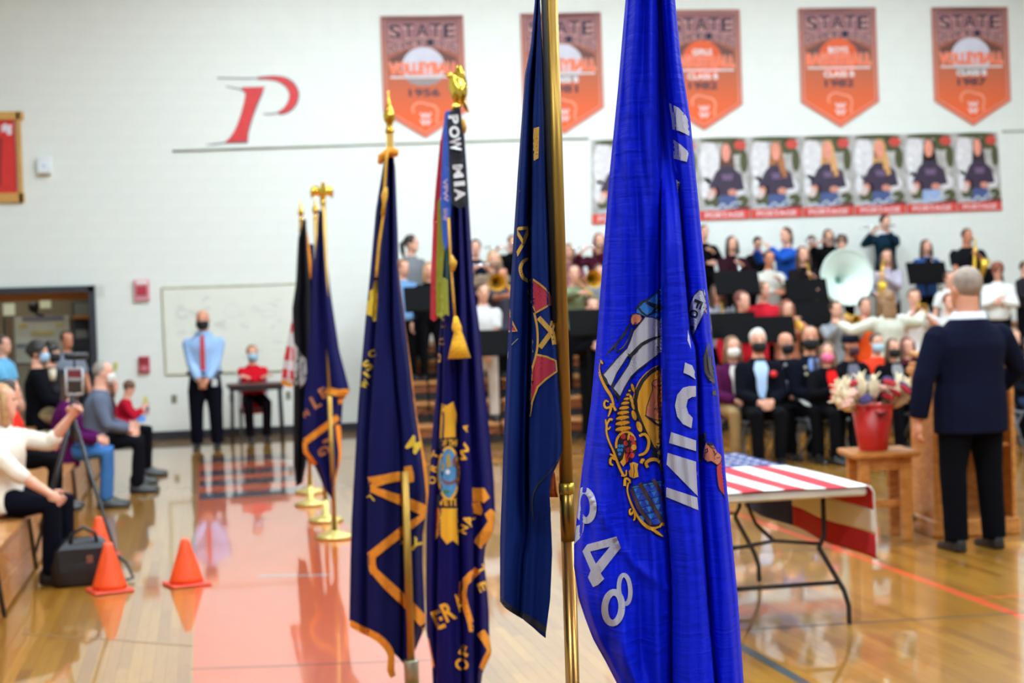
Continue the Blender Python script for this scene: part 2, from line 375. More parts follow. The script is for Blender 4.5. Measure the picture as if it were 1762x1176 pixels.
OB('globe', MB().ball((0, 0, 0), (.08, .08, .09)), mat((22, 22, 28), rough=.4), gb, True); OB('stem', MB().tube([(0, 0, .05), (0, 0, .6)], .012), mat((22, 22, 28)), gb); OB('arm', MB().tube([(0, 0, -.05), (.05, 0, -.12), (.14, 0, -.13)], .025), mat((40, 44, 48)), gb)
# ================================================================ THINGS ON THE BACK WALL
def wthing(name, label, cat, px, py, off=.006):
    p = V(px, py, WALL-off); return thing(name, label, cat, p), p
def wbx(name, t, p, x0, y0_, x1, y1, c, th, off=.004, bev=.006, **k):
    a, b_ = V(x0, y0_, WALL-off), V(x1, y1, WALL-off)
    return OB(name, MB().bbox(((a.x+b_.x)/2-p.x, WALL-off-th/2-p.y, (a.z+b_.z)/2-p.z), (abs(b_.x-a.x), th, abs(a.z-b_.z)), bev), mat(c, **k), t)
# conduit seam
for cp, lab in ((((297, 260), (640, 248.5), (878, 241), (1013, 238)), 'thin grey conduit running level across the wall under the red letter'), (((1724, 226), (1762, 225), (1900, 223)), 'short grey conduit right of the long poster banner')):
    tag(OB('wall_conduit', MB().tube([V(x, y, WALL-.014) for x, y in cp], .017, 6), mat((172, 174, 162), rough=.5), None, True), lab, 'conduit')
# red framed jersey
t, p = wthing('framed_jersey', 'red jersey in an oak picture frame at the left edge', 'picture frame', 10, 272)
wbx('backing', t, p, -60, 206, 30, 334, (214, 40, 34), .02, .006, rough=.6)
for q in ((-70, 193, 41, 207), (-70, 334, 43, 349), (27, 193, 41, 349)): wbx('frame_bar', t, p, *q, (206, 152, 72), .05, .006, rough=.4)
Flat().poly([(2, 217), (9, 212), (14, 216), (21, 214), (20, 222), (21, 231), (13, 233), (10, 225), (3, 228)]).lay('white_emblem', WL(.03), mat((226, 214, 226)), t, base=p)
Flat().poly([(-20, 240), (4, 236), (2, 320), (-20, 322)]).lay('jersey_number', WL(.03), mat((150, 20, 26)), t, base=p)
# thermostat
t, p = wthing('wall_sensor', 'small white sensor box on the wall beside the framed jersey', 'sensor', 76, 286)
wbx('box', t, p, 64, 271, 89, 299, (226, 232, 238), .07, rough=.35); wbx('base', t, p, 66, 298, 87, 303, (188, 170, 136), .05); wbx('button', t, p, 74, 283, 79, 290, (176, 196, 236), .075)
# alarms, switches, outlets
t, p = wthing('fire_alarm_strobe', 'square red and white fire alarm strobe on the wall above the pull box', 'fire alarm', 243, 499)
wbx('back_box', t, p, 230, 482, 258, 518, (214, 140, 150), .05, rough=.4); wbx('horn', t, p, 235, 493, 253, 508, (176, 42, 60), .07, rough=.35); wbx('lens', t, p, 234, 484, 254, 490, (236, 226, 226), .065)
t, p = wthing('fire_alarm_pull', 'small red fire alarm pull box low on the white wall', 'fire alarm', 248, 628)
wbx('box', t, p, 238, 614, 258, 642, (178, 60, 76), .05, rough=.4); wbx('handle', t, p, 241, 617, 255, 627, (146, 30, 44), .065); wbx('plate', t, p, 243, 630, 254, 638, (200, 120, 130), .06)
t, p = wthing('light_switch', 'small yellow switch plate on the wall beside the doorway', 'switch', 199, 630)
wbx('plate', t, p, 195, 624, 203, 637, (206, 206, 110), .01); wbx('toggle', t, p, 198, 628, 200, 633, (190, 186, 90), .02)
for (x, y, lab) in ((300, 687, 'small grey wall outlet left of the standing man'), (399, 685, 'small grey wall outlet under the far folding table'), (496, 681, 'small grey wall outlet behind the far flags')):
    t, p = wthing('wall_outlet', lab, 'outlet', x, y); wbx('plate', t, p, x-5, y-7, x+5, y+7, (150, 150, 130), .012)
    for s in (-3, 3): wbx('socket', t, p, x-2, y+s-2, x+2, y+s+2, (90, 92, 84), .016, bev=.001)
t, p = wthing('wall_notice', 'small colourful taped notice low on the wall above a child', 'notice', 250, 698)
wbx('sheet', t, p, 243, 692, 258, 714, (214, 206, 206), .004, bev=.001); wbx('yellow_note', t, p, 247, 683, 254, 694, (216, 206, 90), .006, bev=.001); wbx('picture', t, p, 250, 696, 257, 707, (80, 88, 130), .006, bev=.001); wbx('red_strip', t, p, 244, 708, 256, 713, (200, 130, 130), .006, bev=.001)
# whiteboard
t, p = wthing('whiteboard', 'wide whiteboard with faint marker scribbles behind the standing man', 'whiteboard', 400, 570)
def quadbar(name, A, B, w, th, c):
    a, b_ = V(*A, WALL-.01), V(*B, WALL-.01); return OB(name, MB().tube([a-p, b_-p], w, 4), mat(c, rough=.4), t)
Flat().poly([(280, 497), (545, 488), (550, 634), (287, 644)]).lay('panel', WL(.014), mat((229, 230, 220), rough=.25, var=.02), t, base=p)
for A, B in (((279, 496), (545, 487)), ((286, 645), (550, 635)), ((279, 496), (286, 645)), ((545, 487), (550, 635))): quadbar('rail', A, B, .022, .03, (196, 196, 176))
random.seed(3)
fl = Flat()
for i in range(26):
    cx, cy = random.uniform(292, 500), random.uniform(506, 625); pts = [(cx+random.uniform(-11, 11), cy+random.uniform(-5, 5)) for _ in range(5)]; fl.line(pts, .55, 3)
fl.lay('marker_scribble', WL(.0165), mat((178, 182, 176)), t, base=p)
fl = Flat()
for i in range(5):
    cx, cy = random.choice([(318, 540), (405, 535), (460, 540), (300, 580)]); pts = ell(cx+random.uniform(-8, 8), cy, random.uniform(8, 15), random.uniform(6, 13), 14); fl.line(pts, .6)
fl.lay('marker_diagram', WL(.017), mat((176, 190, 196)), t, base=p)
# big red P
t, p = wthing('wall_letter', 'large red italic letter P painted on the white wall', 'wall letter', 440, 190)
def pc(pts): return [(360+x/7.84, 120+y/7.84) for x, y in pts]
stem = pc([(430, 240), (745, 235), (700, 330), (640, 470), (590, 600), (545, 740), (515, 860), (512, 965), (200, 985), (270, 930), (330, 850), (390, 720), (430, 600), (470, 450), (490, 350), (480, 290)])
bowl = smooth_pts(pc([(650, 110), (780, 96), (900, 92), (1000, 108), (1100, 165), (1170, 250), (1190, 350), (1165, 450), (1090, 540), (990, 585), (930, 590)]), 3) + smooth_pts(pc([(930, 575), (1000, 545), (1055, 490), (1088, 420), (1085, 330), (1040, 240), (960, 175), (880, 145), (760, 132), (650, 128)]), 3)
CLB = [(650, 118, 14), (780, 112, 32), (900, 118, 52), (1003, 148, 82), (1090, 208, 104), (1140, 293, 112), (1146, 364, 112), (1124, 445, 104), (1064, 526, 82), (987, 573, 48), (930, 586, 18)]
mred = mat((214, 46, 48), rough=.5); mgr = mat((96, 92, 104), rough=.5)
def outl(pts, w, sh=(0, 0)): 
    c = [(x+sh[0], y+sh[1]) for x, y in pts]; return c+[c[0], c[1]]
fl = Flat().line(outl(stem, 1, (.8, .6)), 2.6).line(pc([q[:2] for q in CLB]), [q[2]/7.84+3.2 for q in CLB], 3)
fl.line(pc([(110, 112), (300, 118), (520, 120), (720, 112)]), [2.6, 2.2, 2.4, 1.5]).line(pc([(225, 225), (320, 245), (420, 265), (480, 300)]), [1.6, 2.2, 2.4, 2]).line(pc([(-40, 1015), (60, 1008), (200, 990), (520, 985)]), [1.2, 2.4, 2.6, 2]).line(pc([(730, 600), (830, 600), (940, 585), (1040, 560)]), [1.8, 2.6, 2.2, 1.2])
fl.lay('dark_outline', WL(.008), mgr, t, base=p)
Flat().poly(stem).lay('stem', WL(.0095), mred, t, base=p); 
cl_ = [(650, 118, 14), (780, 112, 32), (900, 118, 52), (1000, 146, 82), (1085, 205, 104), (1135, 290, 112), (1140, 360, 112), (1118, 440, 104), (1060, 520, 82), (985, 568, 48), (930, 583, 18)]
fb = Flat().line(pc([q[:2] for q in cl_]), [q[2]/7.84 for q in cl_], 3)
fb.lay('bowl', WL(.0095), mred, t, base=p)
# pennant banners
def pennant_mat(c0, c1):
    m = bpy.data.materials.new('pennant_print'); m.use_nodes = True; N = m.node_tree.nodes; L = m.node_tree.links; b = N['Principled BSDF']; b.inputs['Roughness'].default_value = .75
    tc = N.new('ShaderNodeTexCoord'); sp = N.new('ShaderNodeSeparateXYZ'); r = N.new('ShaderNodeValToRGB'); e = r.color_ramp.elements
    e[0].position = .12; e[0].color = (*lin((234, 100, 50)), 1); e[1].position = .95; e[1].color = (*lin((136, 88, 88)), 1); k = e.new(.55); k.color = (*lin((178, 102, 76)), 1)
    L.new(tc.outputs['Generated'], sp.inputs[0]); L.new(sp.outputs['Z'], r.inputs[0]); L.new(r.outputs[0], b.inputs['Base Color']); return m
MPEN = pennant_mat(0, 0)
BLK = mat((44, 36, 58), rough=.7); PINK = mat((212, 158, 152), rough=.7); ORG = mat((244, 112, 58), rough=.7); WHT = mat((232, 226, 228), rough=.7); LAV = mat((206, 204, 218), rough=.7)
def arch(txt, cx, cy, w, h, drop, name, m, t, p, fn, off, bold=.03):
    """letters along an arch: each one set on its own"""
    fl = Flat(); n = len(txt)
    for i, ch in enumerate(txt):
        u = (i+.5)/n-.5; fl.text(ch, lambda q, u=u: fn((cx+u*w+(q[0]-.5)*w/n*.8, cy+drop*(2*u)**2+(q[1]-.5)*h)), bold)
    fl.lay(name, WL(off), m, t, base=p, seg=8)
def pennant(TL, TR, tip, label, ball, sport, year, pre=None, cls=None):
    t, p = wthing('pennant_banner', label, 'banner', (TL[0]+TR[0])/2, (TL[1]+tip[1])/2)
    H = tip[1]-(TL[1]+TR[1])/2; mid = (TL[0]+TR[0])/2; lean = (tip[0]-mid)
    def fn(q): 
        a, b_ = q; return (TL[0]+(TR[0]-TL[0])*a+lean*b_, TL[1]+(TR[1]-TL[1])*a+H*b_)
    edge = [(0, 0), (1, 0), (1.0, .79), (.5, 1), (0, .79)]
    def slab(pts, name, m, off, th):
        P3 = [V(*fn(q), WALL-off)-p for q in pts]; n = len(P3); b2 = [q+Vector((0, th, 0)) for q in P3]
        return OB(name, MB().add(P3+b2, [tuple(range(n)), tuple(reversed(range(n, 2*n)))]+[(i, n+i, n+(i+1) % n, (i+1) % n) for i in range(n)]), m, t)
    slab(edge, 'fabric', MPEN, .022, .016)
    fl = Flat(); e2 = [(.035, .02), (.965, .02), (.965, .775), (.5, .965), (.035, .775)]; e2 = [fn(q) for q in e2]; fl.line(e2+e2[:2], 1.6); fl.lay('border_line', WL(.024), PINK, t, base=p)
    fl = Flat(); e3 = [fn(q) for q in edge]; fl.line(e3+e3[:2], 2.6); fl.lay('hem', WL(.0235), mat((196, 128, 116)), t, base=p)
    fl = Flat(); fl.poly([fn((.06+.88*i/10, .045)) for i in range(11)]+[fn((.94-.88*i/10, .325-.085*(1-(1-2*i/10)**2))) for i in range(11)]); fl.lay('purple_field', WL(.0245), mat((150, 102, 108)), t, base=p)
    arch('STATE', .5, .125, .86, .125, .012, 'lettering_edge', PINK, t, p, fn, .026, .075); arch('STATE', .5, .118, .84, .115, .012, 'lettering', BLK, t, p, fn, .028, .02)
    arch('CHAMPIONS', .5, .215, .88, .075, .06, 'lettering_edge', PINK, t, p, fn, .026, .06); arch('CHAMPIONS', .5, .215, .86, .06, .06, 'lettering', BLK, t, p, fn, .028, .0)
    Flat().poly([fn((.09, .345)), fn((.3, .28)), fn((.5, .262)), fn((.7, .28)), fn((.91, .345)), fn((.91, .40)), fn((.09, .40))]).lay('dark_arch', WL(.025), mat((110, 66, 58)), t, base=p)
    Flat().poly([fn(q) for q in ell(.5, .415, .26, .16, 26)]).lay('ball', WL(.0262), LAV if ball else mat((226, 92, 44)), t, base=p)
    if ball: Flat().poly([fn(q) for q in ell(.5, .49, .23, .085, 20, 0, 0, 180)]).lay('ball_shade_print', WL(.0268), mat((150, 138, 138)), t, base=p)
    y = .43
    Flat().text(sport, lambda q: fn((.07+.86*q[0], y-.055+.11*q[1])), .08).lay('sport_lettering_edge', WL(.0275), mat((230, 160, 150)), t, base=p)
    Flat().text(sport, lambda q: fn((.08+.84*q[0], y-.05+.10*q[1])), .02).lay('sport_lettering', WL(.0295), ORG, t, base=p)
    Flat().poly([fn((.09, .495)), fn((.91, .495)), fn((.91, .512)), fn((.09, .512))]).lay('underline', WL(.028), mat((222, 204, 206)), t, base=p)
    if pre: Flat().text(pre, lambda q: fn((.37+.26*q[0], .325+.05*q[1])), .03).lay('small_lettering', WL(.0285), WHT, t, base=p)
    if cls: Flat().text(cls, lambda q: fn((.3+.4*q[0], .53+.05*q[1])), .03).lay('class_lettering', WL(.0285), WHT, t, base=p)
    Flat().text(year, lambda q: fn((.31+.38*q[0], .6+.065*q[1])), .03).lay('year_lettering', WL(.027), mat((74, 52, 66)), t, base=p)
    st = [(.36, .80), (.35, .755), (.40, .72), (.47, .715), (.54, .73), (.62, .745), (.655, .79), (.64, .84), (.645, .89)]
    Flat().line([fn(q) for q in st], 3.4, 3).lay('state_outline', WL(.026), mat((240, 150, 120)), t, base=p)
    Flat().text('W', lambda q: fn((.43+.15*q[0], .80+.05*q[1])), .06).text('W', lambda q: fn((.43+.15*q[0], .855+.05*q[1])), .06).lay('emblem_lettering', WL(.0265), mat((236, 196, 196)), t, base=p)
pennant((655, 29), (796, 27), (733, 236), 'orange pennant banner reading volleyball 1956, leftmost of the five on the wall', 1, 'VOLLEYBALL', '1956')
pennant((896, 24), (1033, 22), (971, 229), 'orange pennant banner reading volleyball 1981, half hidden behind the gold flagpole', 1, 'VOLLEYBALL', '1981', None, 'CLASS B')
pennant((1140, 18), (1272, 17), (1212, 223), 'orange pennant banner reading girls basketball 1982, beside the bright blue flag', 0, 'BASKETBALL', '1982', 'GIRLS', 'CLASS B')
pennant((1374, 15), (1506, 13.5), (1447, 218), 'orange pennant banner reading boys basketball 1982, second from the right', 0, 'BASKETBALL', '1982', 'BOYS', 'CLASS B')
pennant((1603, 13.5), (1733, 12.5), (1675, 215), 'orange pennant banner reading volleyball 1987, rightmost of the five on the wall', 1, 'VOLLEYBALL', '1987', None, 'CLASS B')
# long banner of player posters
t, p = wthing('poster_banner', 'long banner of player portraits over a red strip reading PORTAGE', 'banner', 1370, 300)
xs = [1017, 1109, 1200, 1288, 1377, 1465, 1554, 1641, 1717]
top = lambda x: 241-14*(x-1017)/700; bot = lambda x: 386-24*(x-1017)/705
random.seed(11)
HAIR = [(92, 56, 44), (120, 74, 48), (92, 56, 44), (168, 108, 66), (214, 158, 104), (214, 160, 100), (44, 32, 34), (44, 32, 36)]
JEAN = [(70, 86, 136)]*6+[(150, 170, 214), (70, 84, 140)]
for i in range(8):
    a, b_ = xs[i], xs[i+1]
    def fn(q, a=a, b_=b_):
        x = a+(b_-a)*q[0]+q[1]*7*((a-1017)/700+.2); return (x, top(x)+(bot(x)-top(x))*q[1])
    P3 = [V(*fn(q), WALL-.02)-p for q in ((0.005, 0), (.995, 0), (.995, 1), (.005, 1))]; b2 = [q+Vector((0, .012, 0)) for q in P3]
    pn = OB('poster', MB().add(P3+b2, [(0, 1, 2, 3), (7, 6, 5, 4)]+[(k, 4+k, 4+(k+1) % 4, (k+1) % 4) for k in range(4)]), mat((176, 172, 170), rough=.55, var=.3, scale=9), t)
    pn['label'] = 'portrait poster of a seated player with a ball'
    def put(name, polys, c, off):
        fl = Flat()
        for P in polys: fl.poly([fn(q) for q in P])
        fl.lay(name, WL(off), mat(c, rough=.55, var=.12, scale=14), pn, base=p)
    rr = random.random
    put('pale_ground', [ell(.22, .3, .2, .27, 14), ell(.16, .62, .13, .14, 12), ell(.8, .62, .15, .09, 12)], (216, 212, 216), .0215)
    put('foliage', [ell(.75, .13, .18, .09, 12), ell(.9, .3, .08, .14, 12), ell(.5, .035, .45, .035, 14), ell(.3, .77, .2, .08, 12), ell(.86, .78, .12, .07, 12)], (76, 78, 46), .0222)
    put('red_badge', [ell(.83, .1, .12, .06, 12)], (200, 72, 62), .0245)
    dx = random.uniform(-.04, .05)
    put('hair', [ell(.52+dx, .2, .125, .14, 16), [(.4+dx, .2), (.64+dx, .2), (.69+dx, .46), (.36+dx, .42)]], HAIR[i], .0235)
    put('jersey', [[(.42+dx, .35), (.6+dx, .35), (.8+dx, .46), (.86+dx, .64), (.68+dx, .66), (.64+dx, .72), (.36+dx, .72), (.34+dx, .6), (.22+dx, .66), (.16+dx, .6), (.3+dx, .42)]], (56, 42, 66), .024)
    if i in (3, 4, 5): put('long_hair', [[(.56+dx, .2), (.66+dx, .24), (.72+dx, .5), (.6+dx, .52), (.57+dx, .36)]], HAIR[i], .0252)
    put('face', [ell(.51+dx, .19, .088, .112, 16)], (230, 150, 130), .0256)
    put('hand', [ell(.24+dx, .66, .07, .05, 10), ell(.62+dx, .67, .09, .04, 10)], (214, 140, 120), .0255)
    put('jersey_print', [[(.42+dx, .45), (.64+dx, .45), (.62+dx, .52), (.44+dx, .52)]], (112, 88, 124), .0252)
    put('jeans', [[(.36+dx, .71), (.68+dx, .71), (.74+dx, .86), (.32+dx, .88)]], JEAN[i], .0245)
    put('ball', [ell(.18+dx, .7, .09, .06, 12)], (214, 190, 186), .026)
    for k in range(5): put('name_letter', [ell(.12, .2+.12*k, .045, .038, 9)], (226, 226, 230), .0262)
    Flat().line([fn(q) for q in ((.12, .88), (.25, .83), (.34, .88), (.46, .81), (.56, .86), (.68, .8), (.84, .8))], 3.2, 3).line([fn(q) for q in ((.2, .9), (.5, .87), (.75, .85))], 2).lay('script_name', WL(.0266), mat((186, 194, 206)), pn, base=p)
    put('maroon_wave', [[(.1, .9), (.5, .86), (1, .84), (1, .9), (0, .92)]], (96, 40, 46), .0242)
    put('red_strip', [[(0.005, .885), (.995, .885), (.995, 1), (.005, 1)]], (214, 72, 60), .0268)
    Flat().text('PORTAGE', lambda q: fn((.12+.76*q[0], .91+.065*q[1])), .03).lay('lettering', WL(.0276), mat((226, 196, 200)), pn, base=p)
# ================================================================ FLAGS
def tb(*pts):
    ys = [p[1] for p in pts]; xs = [p[0] for p in pts]
    return lambda y: float(np.interp(y, ys, xs))
def cf(ox, oy, s): return lambda pts: [(ox+x/s, oy+y/s) for x, y in pts]
def sstep(a, b, x): t = min(1, max(0, (x-a)/(b-a))); return t*t*(3-2*t)
class Drape:
    def __init__(s, Z, L, R, bps, top, bot, extra=None):
        s.Z, s.L, s.R, s.bps, s.top, s.bot, s.extra = Z, L, R, bps, top, bot, extra
    def d(s, x, y):
        P = [(bx(y), bd(y) if callable(bd) else bd) for bx, bd in s.bps]; k = s.Z/2.62*.35+.65
        if x <= P[0][0]: r = P[0][1]
        else:
            r = P[-1][1]
            for (x0, d0), (x1, d1) in zip(P, P[1:]):
                if x <= x1:
                    t = (x-x0)/max(x1-x0, 1e-6); t = t*t*(3-2*t); r = d0+(d1-d0)*t; break
        if s.extra: r += s.extra(x, y)
        return r
    def at(s, x, y, off=0.0):
        x = min(max(x, s.L(y)+.3), s.R(y)-.3); return W(x, y, s.Z+s.d(x, y)-off)
    def fn(s, off): return lambda x, y: s.at(x, y, off)
    def cloth(s, name, m, parent, base, nr=110, nc=54):
        mb = MB(); rows = []
        for i in range(nr+1):
            t = i/nr; yl = s.top[0]+(s.bot[0]-s.top[0])*t; yr = s.top[1]+(s.bot[1]-s.top[1])*t; r = []
            for j in range(nc+1):
                a = j/nc; y = yl+(yr-yl)*a; x = s.L(y)+(s.R(y)-s.L(y))*a
                r.append(W(x, y, s.Z+s.d(x, y))-base)
            rows.append(r)
        mb.v = [p for r in rows for p in r]; n = nc+1
        mb.f = [(i*n+j, i*n+j+1, (i+1)*n+j+1, (i+1)*n+j) for i in range(nr) for j in range(nc)]
        o = OB(name, mb, m, parent, True); md = o.modifiers.new('thickness', 'SOLIDIFY'); md.thickness = .0016; md.offset = 0
        return o
def cloth_mat(c, rough=.62, wr=.35, wsc=(5, 5, 46), satin=.0):
    m = bpy.data.materials.new('flag_cloth'); m.use_nodes = True; N = m.node_tree.nodes; L = m.node_tree.links; b = N['Principled BSDF']
    b.inputs['Roughness'].default_value = rough; b.inputs['Sheen Weight'].default_value = satin; b.inputs['Sheen Tint'].default_value = (*lin(c), 1); b.inputs['Specular IOR Level'].default_value = .12
    tc = N.new('ShaderNodeTexCoord'); n = N.new('ShaderNodeTexNoise'); n.inputs['Scale'].default_value = 5; n.inputs['Detail'].default_value = 4
    r = N.new('ShaderNodeValToRGB'); l = lin(c); e = r.color_ramp.elements; e[0].position = .3; e[1].position = .7; e[0].color = (*[v*.86 for v in l], 1); e[1].color = (*[v*1.1 for v in l], 1)
    L.new(tc.outputs['Object'], n.inputs['Vector']); L.new(n.outputs['Fac'], r.inputs[0]); L.new(r.outputs[0], b.inputs['Base Color'])
    mp = N.new('ShaderNodeMapping'); mp.inputs['Scale'].default_value = wsc; n2 = N.new('ShaderNodeTexNoise'); n2.inputs['Scale'].default_value = 1.6; n2.inputs['Detail'].default_value = 4; n2.inputs['Distortion'].default_value = .8
    bp = N.new('ShaderNodeBump'); bp.inputs['Strength'].default_value = wr; bp.inputs['Distance'].default_value = .012
    L.new(tc.outputs['Object'], mp.inputs[0]); L.new(mp.outputs[0], n2.inputs['Vector']); L.new(n2.outputs['Fac'], bp.inputs['Height']); L.new(bp.outputs['Normal'], b.inputs['Normal'])
    return m
GOLD = mat((222, 176, 70), rough=.22, metal=1.0, var=.05); BRASS = mat((172, 132, 58), rough=.38, metal=.75, var=.1, scale=3)
GOLDP = mat((200, 168, 66), rough=.35, metal=.9, var=.06); SILV = mat((190, 192, 196), rough=.25, metal=1.0, var=.04)
FR = mat((224, 140, 26), rough=.8, var=.14, scale=60, bump=.5, bscale=160); YEL = mat((214, 178, 36), rough=.7, var=.06); AMB = mat((222, 156, 30), rough=.7, var=.06)
def pole_up(t, base, top, r=.0142, m=None, mid=None):
    OB('pole', MB().tube([(0, 0, .05), (0, 0, top-base.z)], r, 16), m or BRASS, t, True)
    OB('base_disc', MB().lathe([(.001, 0), (.15, 0), (.155, .012), (.13, .03), (.05, .045), (.03, .06), (.024, .2), (.001, .2)], n=32), GOLDP, t, True)
def spear(t, z, s=1.0, m=None):
    OB('finial', MB().lathe([(.001, 0), (.018, 0), (.02, .012), (.013, .022), (.014, .04), (.024, .055), (.026, .075), (.017, .1), (.009, .12), (.005, .16), (.001, .185)], (0, 0, z), 20, Matrix.Scale(s, 3)), m or GOLD, t, True)
def eagle(t, z, rz, s=1.0, up=False):
    """perched eagle with raised wings on a ball"""
    R = Matrix.Rotation(rz, 3, 'Z'); mb = MB(); q = lambda x, y, zz: R @ Vector((x*s, y*s, zz*s)) + Vector((0, 0, z))
    mb.lathe([(.001, 0), (.022, 0), (.02, .015), (.012, .025), (.001, .03)], (0, 0, z), 16, Matrix.Scale(s, 3))
    mb.tube([q(0, .01, .02), q(0, .005, .06), q(0, -.005, .1), q(0, -.012, .125), q(0, -.02, .145), q(0, -.045, .143)], [.014*s, .026*s, .026*s, .017*s, .016*s, .004*s], 12)
    mb.tube([q(0, .012, .06), q(0, .04, .02), q(0, .055, -.01)], [.018*s, .016*s, .008*s], 8, flat=.5)
    for sx in (-1, 1):
        a = [q(sx*.012, .0, .1), q(sx*.04, .012, .135), q(sx*.07, .022, .13), q(sx*.088, .03, .1), q(sx*.085, .03, .06)]
        b_ = [q(sx*.016, .015, .05), q(sx*.035, .026, .06), q(sx*.055, .034, .06), q(sx*.07, .038, .05), q(sx*.08, .035, .04)]
        if up:
            a = [q(sx*.014, -.012, .1), q(sx*.022, .0, .135), q(sx*.024, .008, .16), q(sx*.02, .012, .178), q(sx*.014, .014, .188)]
            b_ = [q(sx*.018, .02, .03), q(sx*.026, .034, .06), q(sx*.026, .036, .1), q(sx*.022, .03, .14), q(sx*.016, .02, .18)]
        th = R @ Vector((0, .008*s, 0)); mb.loft([[u, v, v+th, u+th] for u, v in zip(a, b_)])
    OB('eagle_finial', mb, mat((238, 204, 84), rough=.2, metal=1.0, var=.05), t, True)
def flag_root(label, Z, px, py, name='flag'):
    p = W(px, py, Z); base = Vector((p.x, p.y, .004)); return thing(name, label, 'flag', base), base, p
def fringe(dr, pts, w, cl, base, off=.006, sm=0, name='fringe', m=None, fn=None):
    return Flat().line(pts, w, sm).lay(name, fn or dr.fn(off), m or FR, cl, base=base, seg=6)
# ---------------------------------------------------------------- the bright blue flag in front
Z4 = FPX/1000
t4, B4, _ = flag_root('bright royal blue state flag with white lettering, nearest in front', Z4+.07, 1122, 100)
L4 = tb((1098, -260), (1077, 0), (1064, 153), (1049, 306), (1041, 408), (1029, 565), (1018, 691), (1002, 811), (997, 853), (988, 937), (988, 974), (996, 1030), (1007, 1063), (1021, 1100), (1044, 1141), (1062, 1176), (1110, 1260), (1190, 1400))
R4 = tb((1142, -260), (1161, 0), (1171, 102), (1187, 204), (1197, 306), (1207, 408), (1215, 484), (1223, 573), (1235, 665), (1244, 769), (1251, 848), (1259, 927), (1269, 1031), (1279, 1176), (1292, 1420))
A4 = tb((1118, -260), (1131, 0), (1133, 204), (1138, 306), (1137, 459), (1137, 665), (1141, 796), (1146, 874), (1154, 953), (1157, 1031), (1158, 1176), (1200, 1420))
D4 = tb((1121, -260), (1138, 0), (1148, 153), (1166, 316), (1176, 459), (1187, 576), (1196, 600), (1199, 665), (1200, 770), (1204, 874), (1212, 979), (1220, 1084), (1228, 1176), (1245, 1420))
def lerpx(f, g, a): return lambda y: f(y)+(g(y)-f(y))*a
def plus(f, k): return lambda y: f(y)+k
mid_d = lambda v: (lambda y: .055+(v-.055)*sstep(230, 440, y))
ridge = smooth_pts([(1008, 850), (1032, 880), (1060, 925), (1090, 968), (1115, 990), (1150, 1014)], 4)
def ex4(x, y):
    r = .0075*math.sin((x-1077)*.115+y*.0042)*sstep(-100, 200, y)*(1 if x < A4(y) else .45)
    r += .0022*math.sin(x*.33-y*.02+2*math.sin(y*.011))
    if 830 < y < 1040 and x < 1160:
        dd = min(math.hypot(x-p[0], y-p[1]) for p in ridge); r -= .009*math.exp(-(dd/6.5)**2)
    return r
D_4 = Drape(Z4, L4, R4, [(L4, .075), (lerpx(L4, A4, .1), .012), (lerpx(L4, A4, .34), -.026), (lerpx(L4, A4, .58), -.002), (lerpx(L4, A4, .8), -.018), (plus(A4, -6), .004), (plus(A4, -3), .02), (plus(A4, -.5), .03),
    (plus(A4, 1.5), mid_d(-.026)), (lerpx(A4, D4, .35), mid_d(-.042)), (lerpx(A4, D4, .75), mid_d(-.04)), (plus(D4, -2), mid_d(-.026)), (plus(D4, 1.5), .036), (lerpx(D4, R4, .3), .012), (lerpx(D4, R4, .65), .006), (lerpx(D4, R4, .9), .035), (R4, .09)],
    (-260, -260), (1330, 1420), ex4)
c4 = D_4.cloth('cloth', cloth_mat((8, 28, 200), rough=.55, wr=.3), t4, B4, 210, 110)
OB('pole', MB().tube([(0, 0, .05), (0, 0, 2.44)], .0142, 16), BRASS, t4, True); OB('base_disc', MB().lathe([(.001, 0), (.15, 0), (.155, .012), (.13, .03), (.05, .045), (.03, .06), (.024, .2), (.001, .2)], n=32), GOLDP, t4, True); spear(t4, 2.44)
LW = mat((176, 170, 186), rough=.6, var=.05, scale=20)          # faded white print
INK = mat((16, 14, 26), rough=.65, var=0); OCH = mat((206, 142, 24), rough=.6, var=.06); SKB = mat((196, 112, 84), rough=.6); RDP = mat((178, 26, 40), rough=.6); LBL = mat((34, 112, 196), rough=.6); BRN = mat((64, 40, 46), rough=.6)
def pr(name, m, off, *shapes, seg=5, dr=D_4, par=c4, base=B4):
    fl = Flat()
    for sh in shapes:
        if sh[0] == 'p': fl.poly(sh[1])
        elif sh[0] == 'l': fl.line(sh[1], sh[2], sh[3] if len(sh) > 3 else 0)
        elif sh[0] == 't': fl.text(sh[1], sh[2], sh[3] if len(sh) > 3 else .02)
    return fl.lay(name, dr.fn(off), m, par, base=base, seg=seg)
k3 = cf(960, 800, 3.675); k7 = cf(1120, 640, 4.523); k6 = cf(1120, 440, 4.2); k8 = cf(1140, 120, 3.92); k1 = cf(980, 400, 3.673); k4 = cf(1000, 480, 5.344); k5 = cf(1030, 660, 4.357); k2 = cf(980, 700, 4.523)
def loop(k, cx, cy, rx, ry, ang=0, n=26):
    e = ell(cx, cy, rx, ry, n, ang); return k(e+e[:1])
S_ = .0042
pr('numeral_eight', LW, S_, ('l', loop(k3, 172, 258, 51, 96, -6), 11.5), ('p', k3([(118, 388), (166, 372), (160, 420), (140, 465), (100, 505), (100, 470), (112, 430)])))
pr('numeral_four', LW, S_, ('p', k3([(155, 548), (185, 505), (370, 455), (398, 525), (330, 518), (203, 550)])), ('p', k3([(398, 525), (270, 688), (240, 627), (330, 518)])), ('p', k3([(155, 548), (203, 550), (240, 627), (270, 688), (293, 722), (255, 760), (238, 735), (222, 775), (190, 715), (207, 670)])))
